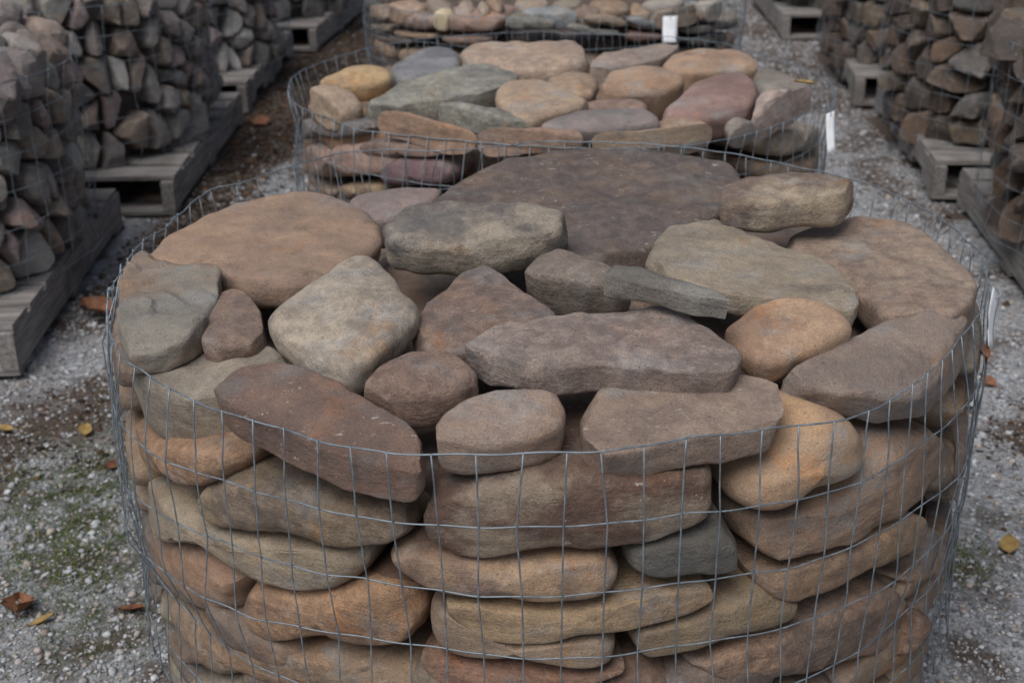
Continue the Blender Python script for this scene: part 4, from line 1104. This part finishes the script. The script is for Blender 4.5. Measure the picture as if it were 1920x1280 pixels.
def rubble(c, cname, pal, seed, cell_w, flat, side, mound, group, glow, name):
    rng = np.random.default_rng(seed)
    rad = 0.68
    # the round face
    z0, z1 = BASE + 0.03, RIM + 0.005
    cell_h = cell_w / flat
    nrow = int(round((z1 - z0) / cell_h)); ncol = int(round(2 * math.pi * rad / cell_w))
    pts, meta = [], []
    lo, hi = (-1.2, 2.4) if side == 'L' else (-2.4, 1.2)
    for i in range(nrow):
        for j in range(ncol):
            a = -math.pi + 2 * math.pi * (j + (0.5 if i % 2 else 0) + rng.uniform(-.38, .38)) / ncol
            z = z1 - (i + .5 + rng.uniform(-.38, .38)) * cell_h
            if lo < a < hi and rng.random() > .14:
                pts.append((a * rad, z * flat)); meta.append((i, a))
    pts = np.array(pts)
    polys = cells(pts, 0.008, cell_w * 1.3)
    view = []
    for k, poly in enumerate(polys):
        if poly is None: continue
        i, a = meta[k]
        P = np.array([c[0] + rad * math.sin(a), c[1] - rad * math.cos(a), pts[k][1] / flat])
        vd = CAM_POS - P; vd /= np.linalg.norm(vd)
        if vd @ np.array([math.sin(a), -math.cos(a), 0]) < -0.12 or not in_view(P, 40): continue
        view.append((i, a, poly))
    view.sort(key=lambda t: (t[0], -t[1] if side == 'L' else t[1]))
    cnt = {}
    for i, a, poly in view:
        q = cnt.get(i, 0); cnt[i] = q + 1
        cw, colr = pal[rng.integers(len(pal))]
        g_ = rng.uniform(.8, 1.2) * glow; colr = tuple(x * g_ for x in colr); g2 = rng.uniform(.62, 1.0)
        tz = np.stack([poly[:, 0] / rad, poly[:, 1] / flat], -1)
        rowp = 'top row' if i == 0 else ('%s row down' % ORD[i])
        lab = '%s rubble stone, %s from the aisle in the %s, %s' % (cw, ORD[min(q, 19)], rowp, cname)
        side_stone(lab, group, colr, tuple(x * g2 for x in colr), rng.uniform(.1, .7), 'r', c=c, rad=rad + rng.uniform(-.02, .004),
                   bulge=rng.uniform(.016, .036), deep=.13, n=26, tz=tz, name=name, n_in=3,
                   slant=(rng.uniform(-.5, .5), rng.uniform(-.6, .2)), rfac=rng.uniform(.2, .42))
    # the heap on top
    pts = []
    cw2 = cell_w * 1.05
    nn = int(2 * R / cw2) + 2
    for i in range(nn):
        for j in range(nn):
            p = np.array([(i - nn / 2 + .5 + (.5 if j % 2 else 0) + rng.uniform(-.28, .28)) * cw2, (j - nn / 2 + .5 + rng.uniform(-.28, .28)) * cw2])
            if np.linalg.norm(p) < 0.66: pts.append(p)
    pts = np.array(pts)
    polys = cells(pts, 0.004, cw2 * 1.15)
    n_top = 0
    order = sorted(range(len(pts)), key=lambda k: pts[k][1])
    for k in order:
        if polys[k] is None: continue
        rr = np.linalg.norm(pts[k]); z = RIM + 0.012 + mound * max(0, 1 - (rr / .7) ** 2) + rng.uniform(-.015, .03)
        ctr = np.array([c[0] + pts[k][0], c[1] + pts[k][1], z])
        if not in_view(ctr, 40): continue
        cw, colr = pal[rng.integers(len(pal))]
        g_ = rng.uniform(.85, 1.2) * glow; colr = tuple(x * g_ for x in colr); g2 = rng.uniform(.62, 1.0)
        sx, sy = -1.6 * mound * pts[k][0] / .5 + rng.uniform(-.35, .35), -1.6 * mound * pts[k][1] / .5 + rng.uniform(-.25, .35)
        W = np.column_stack([polys[k] * 1.04 + np.array(c), np.zeros(len(polys[k]))])
        W[:, 2] = z + sx * (W[:, 0] - ctr[0]) + sy * (W[:, 1] - ctr[1])
        lab = '%s rubble stone, %s from the front on the heap of %s' % (cw, ORD[n_top] if n_top < 20 else 'well back', cname)
        n_top += 1
        top_stone(lab, group, colr, tuple(x * g2 for x in colr), rng.uniform(.1, .7), 'r', z, sx, sy, rng.uniform(.10, .15),
                  rng.uniform(.012, .03), None, n=26, dome=.012, name=name, n_in=3, pts3=W)
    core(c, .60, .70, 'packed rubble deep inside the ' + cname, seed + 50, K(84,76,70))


for i, c in enumerate(LEFT):
    rubble(c, LNAME[i], PAL_L, 200 + i, (.102, .106, .112, .125)[i], 1.12, 'L', (.20, .17, .12, .08)[i], 'angular rubble in the left-hand cages', 1.3, 'rubble_stone')
for i, c in enumerate(RIGHT):
    rubble(c, RNAME[i], PAL_R, 300 + i, (.14, .15, .15, .16)[i], 1.5, 'R', (.06, .06, .05, .05)[i], 'brown rubble in the right-hand cages', .88, 'right_rubble_stone')  # rubble too, only flatter and browner than in the left-hand cages


# ------------------------------------------------------------------ white card tags wired to the cages
def card_tag(label, pts, thick=0.0012):
    """pts: four corners in order, world"""
    P = np.array(pts, float)
    nu, nv = 5, 8
    V = []
    nrm = np.cross(P[1] - P[0], P[3] - P[0]); nrm /= np.linalg.norm(nrm)
    for s in (0, 1):
        for i in range(nu):
            for j in range(nv):
                a, b = i / (nu - 1), j / (nv - 1)
                p = (P[0] * (1 - a) + P[1] * a) * (1 - b) + (P[3] * (1 - a) + P[2] * a) * b
                V.append(p + nrm * (0.004 * math.sin(math.pi * b) + s * thick))
    F = []
    o_ = nu * nv
    for i in range(nu - 1):
        for j in range(nv - 1):
            q = (i * nv + j, (i + 1) * nv + j, (i + 1) * nv + j + 1, i * nv + j + 1)
            F.append(q); F.append(tuple(x + o_ for x in reversed(q)))
    rim_ = [i * nv for i in range(nu)] + [(nu - 1) * nv + j for j in range(1, nv)] + [i * nv + nv - 1 for i in range(nu - 2, -1, -1)] + [j for j in range(nv - 2, 0, -1)]
    for a, b in zip(rim_, rim_[1:] + rim_[:1]): F.append((b, a, a + o_, b + o_))
    base = (P[0] + P[1]) / 2
    t = tag(mesh_obj('price_tag', np.array(V) - base, F, M_PAPER), label, 'tag', 'white card tags on the cages')
    t.location = base
    # wire loop through the punched hole
    h = P[0] * .5 + P[1] * .5 + ((P[3] + P[2]) / 2 - (P[0] + P[1]) / 2) * .1 - base
    ang = np.linspace(0, 2 * math.pi, 16, endpoint=False)
    ax = (P[3] - P[0]) / np.linalg.norm(P[3] - P[0])
    L_ = [h + nrm * .006 * math.sin(k) - ax * .007 * (1 - math.cos(k)) for k in ang]
    v, f = tube(L_, .0011, 5, True)
    mesh_obj('hanging_wire', v, f, M_WIRE, t)
    return t


def on_plane(u, v, depth):
    d = ray(u, v); return CAM_POS + d * (depth / (d @ _f))


def depth_at(u, v, z):
    return (at(u, v, z) - CAM_POS) @ _f


d3 = depth_at(1255, 42, RIM) - 0.0
card_tag('white card tag hanging on the farthest middle-row cage', [on_plane(1243, 31, d3 - .01), on_plane(1271, 30, d3 - .01), on_plane(1268, 80, d3 - .03), on_plane(1242, 80, d3 - .03)])
d2 = depth_at(1564, 200, R2Z)
card_tag('narrow white card tag hanging at the right of the middle cage', [on_plane(1549, 214, d2 - .02), on_plane(1565, 207, d2 - .015), on_plane(1566, 280, d2 - .045), on_plane(1552, 288, d2 - .05)])
d1 = depth_at(1853, 545, RIM)
card_tag('white card tag twisted edge-on at the right of the front cage', [on_plane(1863, 538, d1 - .01), on_plane(1875, 560, d1 + .01), on_plane(1863, 653, d1 - .02), on_plane(1854, 648, d1 - .035)])
dr = 5.0
card_tag('pale card tag leaning on the second cage of right-hand row', [on_plane(1875, 40, dr - .16), on_plane(1896, 46, dr - .13), on_plane(1906, 84, dr - .16), on_plane(1889, 78, dr - .19)])


# ------------------------------------------------------------------ loose gravel, mulch and grass
def icosa():
    t = (1 + 5 ** .5) / 2
    v = np.array([(-1, t, 0), (1, t, 0), (-1, -t, 0), (1, -t, 0), (0, -1, t), (0, 1, t), (0, -1, -t), (0, 1, -t), (t, 0, -1), (t, 0, 1), (-t, 0, -1), (-t, 0, 1)], float)
    f = [(0,11,5),(0,5,1),(0,1,7),(0,7,10),(0,10,11),(1,5,9),(5,11,4),(11,10,2),(10,7,6),(7,1,8),(3,9,4),(3,4,2),(3,2,6),(3,6,8),(3,8,9),(4,9,5),(2,4,11),(6,2,10),(8,6,7),(9,8,1)]
    return v / np.linalg.norm(v, axis=1)[:, None], np.array(f)


def scatter(name, n, xr, yr, keep, size, flat, cols, label, cat, attr, seed, mat, tone=(.7, 1.25)):
    rng = np.random.default_rng(seed)
    x = rng.uniform(*xr, n); y = yr[0] + (yr[1] - yr[0]) * rng.uniform(0, 1, n) ** 1.5
    ok = keep(x, y, rng)
    vis = np.array([in_view((a, b, 0), 30) for a, b in zip(x, y)])
    x, y = x[ok & vis], y[ok & vis]; n = len(x)
    iv, if_ = icosa()
    s = size(rng, n, y)
    V = iv[None] * (1 + rng.uniform(-.42, .38, (n, 12, 1)))
    V = V * np.stack([s, s * rng.uniform(.55, 1, n), s * rng.uniform(*flat, n)], -1)[:, None]
    a = rng.uniform(0, 2 * math.pi, n); b = rng.uniform(-.5, .5, n)
    cb, sb = np.cos(b)[:, None], np.sin(b)[:, None]
    V = np.stack([V[..., 0] * cb - V[..., 2] * sb, V[..., 1], V[..., 0] * sb + V[..., 2] * cb], -1)
    ca, sa = np.cos(a)[:, None], np.sin(a)[:, None]
    V = np.stack([V[..., 0] * ca - V[..., 1] * sa, V[..., 0] * sa + V[..., 1] * ca, V[..., 2]], -1)
    V += np.stack([x, y, ground_z(x, y) + s * .22], -1)[:, None]
    F = (if_[None] + 12 * np.arange(n)[:, None, None]).reshape(-1, 3)
    me = bpy.data.meshes.new(name)
    nv, nf = n * 12, len(F)
    me.vertices.add(nv); me.vertices.foreach_set('co', V.reshape(-1).astype(np.float32))
    me.loops.add(nf * 3); me.loops.foreach_set('vertex_index', F.reshape(-1).astype(np.int32))
    me.polygons.add(nf); me.polygons.foreach_set('loop_start', (np.arange(nf) * 3).astype(np.int32))
    me.update(calc_edges=True)
    cols = np.array(cols)
    cc = cols[rng.integers(len(cols), size=n)] * rng.uniform(*tone, (n, 1))
    at_ = me.color_attributes.new(attr, 'FLOAT_COLOR', 'POINT')
    at_.data.foreach_set('color', np.repeat(np.column_stack([cc, np.ones(n)]), 12, 0).reshape(-1).astype(np.float32))
    me.materials.append(mat)
    o = bpy.data.objects.new(name, me); COL.objects.link(o)
    tag(o, label, cat, None, 'stuff')
    return o


def footprint(x, y):
    m = np.zeros(len(x), bool)
    for c in [C1, C2, C3]: m |= np.hypot(x - c[0], y - c[1]) < .70
    for c in LEFT_P + RIGHT_P: m |= (np.abs(x - c[0]) < .60) & (np.abs(y - c[1]) < .70)
    return m


def soil_at(x, y):
    s = np.clip((y - 5.3) / 0.5, 0, 1) * np.exp(-((x + 1.0) / .5) ** 2) * 1.3 + .9 * np.exp(-((x + 1.24) / .15) ** 2) * np.clip((y - 3.4) / .3, 0, 1)
    s += 0.9 * np.exp(-((x + 1.18) ** 2 / 0.05 + (y - 2.92) ** 2 / 0.06)) + .8 * np.exp(-((x - 1.22) ** 2 / .03 + (y - 2.85) ** 2 / .03))
    return s


def patchy(x, y):
    return pnoise(np.stack([x * 2.1, y * 2.1, 0 * x], -1) + 3.3, 12)


M_PEB = attr_material('gravel_stones', 'pebble_colour')
scatter('gravel', 260000, (-2.3, 2.3), (1.5, 9.5), lambda x, y, r: ~footprint(x, y) & (r.random(len(x)) < np.clip(1.05 - 1.0 * soil_at(x, y) + .6 * patchy(x, y) - .45 * np.exp(-((x + 1.02) ** 2 / 0.06 + (y - 2.48) ** 2 / 0.13)) - .12 * (y > 5), .06, 1)),
        lambda r, n, y: np.clip(r.lognormal(-5.68, .48, n), .0018, .012) * (1 + .05 * (y - 2)), (.35, .75),
        [lin(182,185,190), lin(168,171,176), lin(156,159,164), lin(130,131,134), lin(176,178,182), lin(158,153,150), lin(108,109,112), lin(164,154,147), lin(140,137,135)],
        'loose grey gravel strewn over the yard', 'gravel', 'pebble_colour', 41, M_PEB, (.8, 1.35))
M_MUL = attr_material('bark_and_leaf_litter', 'litter_colour')
scatter('leaf_litter', 140000, (-1.6, 1.6), (2.4, 9.5), lambda x, y, r: ~footprint(x, y) & (r.random(len(x)) < np.clip(soil_at(x, y) * .9, 0.015, 1)),
        lambda r, n, y: np.clip(r.lognormal(-4.9, .5, n), .003, .022) * np.where(y < 3.6, .5, 1.0), (.08, .25),
        [lin(66,54,46), lin(82,66,54), lin(52,44,40), lin(106,80,60), lin(80,70,62), lin(98,88,78)],
        'dark bark and leaf litter along the aisles', 'litter', 'litter_colour', 42, M_MUL)


def grass(name, spots, label, seed):
    rng = np.random.default_rng(seed)
    V, F, Cc = [], [], []
    for (cx, cy, sd, n) in spots:
        for _ in range(n):
            x, y = rng.normal(cx, sd[0]), rng.normal(cy, sd[1])
            z = float(ground_z(x, y)[0]); h = rng.uniform(.004, .016); w = rng.uniform(.0007, .0015)
            a = rng.uniform(0, 2 * math.pi); l = rng.uniform(.6, 2.2) * h
            d = np.array([math.cos(a), math.sin(a), 0]); s = np.array([-d[1], d[0], 0]) * w
            p = np.array([x, y, z - .002]); k = len(V)
            m_ = p + d * l * .35 + (0, 0, h * .6); t = p + d * l + (0, 0, h)
            V += [p - s, p + s, m_ + s * .8, m_ - s * .8, t]
            F += [(k, k + 1, k + 2, k + 3), (k + 3, k + 2, k + 4)]
            c = np.array(lin(86, 104, 58)) * rng.uniform(.6, 1.3) if rng.random() < .7 else np.array(lin(120, 112, 78)) * rng.uniform(.6, 1.2)
            Cc += [tuple(c) + (1,)] * 5
    m = attr_material('grass_blades', 'blade_colour')
    o = mesh_obj(name, V, F, m)
    a_ = o.data.color_attributes.new('blade_colour', 'FLOAT_COLOR', 'POINT')
    a_.data.foreach_set('color', np.array(Cc, np.float32).reshape(-1))
    tag(o, label, 'grass', None, 'stuff')


def gp(u, v):
    return at(u, v, 0.0)


spots = []
for u, v, su, n in [(170, 930, .09, 900), (110, 1010, .09, 900), (180, 1040, .06, 500), (60, 1060, .07, 500), (30, 905, .06, 400), (220, 850, .05, 300),
                    (1815, 1030, .03, 260), (1790, 1045, .03, 160), (235, 395, .03, 120), (250, 1150, .08, 200), (130, 1220, .08, 220)]:
    p = gp(u, v); spots.append((p[0], p[1], (su, su * 1.6), n))
grass('grass', spots, 'thin short grass and moss on the gravel', 43)


# ------------------------------------------------------------------ fallen leaves
LEAF_Y = leaf_material('yellow_leaf', lin(140,114,70), lin(164,138,88))
LEAF_B = leaf_material('brown_leaf', lin(112,78,60), lin(142,100,76))
LEAF_D = leaf_material('dark_leaf', lin(92,62,46), lin(126,84,58))


def leaf(label, u, v, length, width, rot, mat, lobed, seed, lift=0.012, z=None, curl=.3):
    rng = np.random.default_rng(seed)
    base = at(u, v, z if z is not None else lift)
    if z is None: base[2] = float(ground_z(base[0], base[1])[0]) + lift
    ns, nw = 14, 5
    V, F = [], []
    for s_ in (0, 1):
        for i in range(ns):
            t = i / (ns - 1)
            wv = math.sin(math.pi * min(1, t * 1.02 + .01)) ** .75 * width / 2
            if lobed: wv *= 0.62 + .38 * abs(math.cos(3.0 * math.pi * t)) + rng.uniform(-.06, .06)
            for j in range(nw):
                q = j / (nw - 1) * 2 - 1
                V.append((q * wv, (t - .5) * length, curl * width * (q * q) * .45 + curl * .12 * length * math.sin(2.6 * t + seed) - s_ * .0009))
    o_ = ns * nw
    for i in range(ns - 1):
        for j in range(nw - 1):
            q = (i * nw + j, i * nw + j + 1, (i + 1) * nw + j + 1, (i + 1) * nw + j)
            F.append(q); F.append(tuple(x + o_ for x in reversed(q)))
    o = mesh_obj('fallen_leaf', V, F, mat)
    o.location = base; o.rotation_euler = (rng.uniform(-.25, .25), rng.uniform(-.25, .25), rot)
    tag(o, label, 'leaf', 'fallen leaves')
    v, f = tube([(0, -length * .5, .001), (.002, -length * .62, .003), (.006, -length * .75, .002)], .0009, 4)
    mesh_obj('leaf_stalk', v, f, mat, o)
    return o


leaf('large crumpled orange-brown leaf on the gravel at the lower left', 32, 1126, .085, .07, .3, LEAF_B, True, 3, .015, curl=.6)
leaf('narrow yellowish leaf beside the large crumpled leaf', 76, 1148, .055, .018, -1.1, LEAF_Y, False, 4, .010)
leaf('yellow leaf lying flat on bare soil at the left', 158, 797, .05, .034, .2, LEAF_Y, False, 5, .012)
leaf('yellow leaf cut by the left photo edge', 8, 797, .05, .026, 1.3, LEAF_Y, False, 6, .012)
leaf('big russet leaf standing by the pallet left of the front cage', 182, 580, .16, .10, .9, LEAF_B, True, 7, .03, curl=.5)
leaf('brown leaf against the foot of the left wire', 244, 1130, .055, .03, 1.4, LEAF_D, False, 8, .012)
leaf('pale brown leaf lying up the left aisle', 488, 222, .12, .09, .6, LEAF_B, True, 9, .02)
leaf('buff pointed leaf on the gravel at the right', 1894, 1008, .055, .04, -.3, LEAF_Y, False, 10, .014)
leaf('rust-brown leaf on the gravel right of the front cage', 1855, 703, .05, .04, .5, LEAF_B, True, 11, .012)
leaf('small brown leaf on soil at the left', 215, 862, .06, .03, -.7, LEAF_D, False, 12, .010)
leaf('curled orange leaf caught inside the right wire', 1838, 662, .05, .02, .1, LEAF_B, False, 13, z=.66, curl=.8)
leaf('small yellow-green leaf on the pale slab at the right of the middle cage', 1508, 156, .05, .02, 1.2, LEAF_Y, False, 14, z=.785, curl=.5)
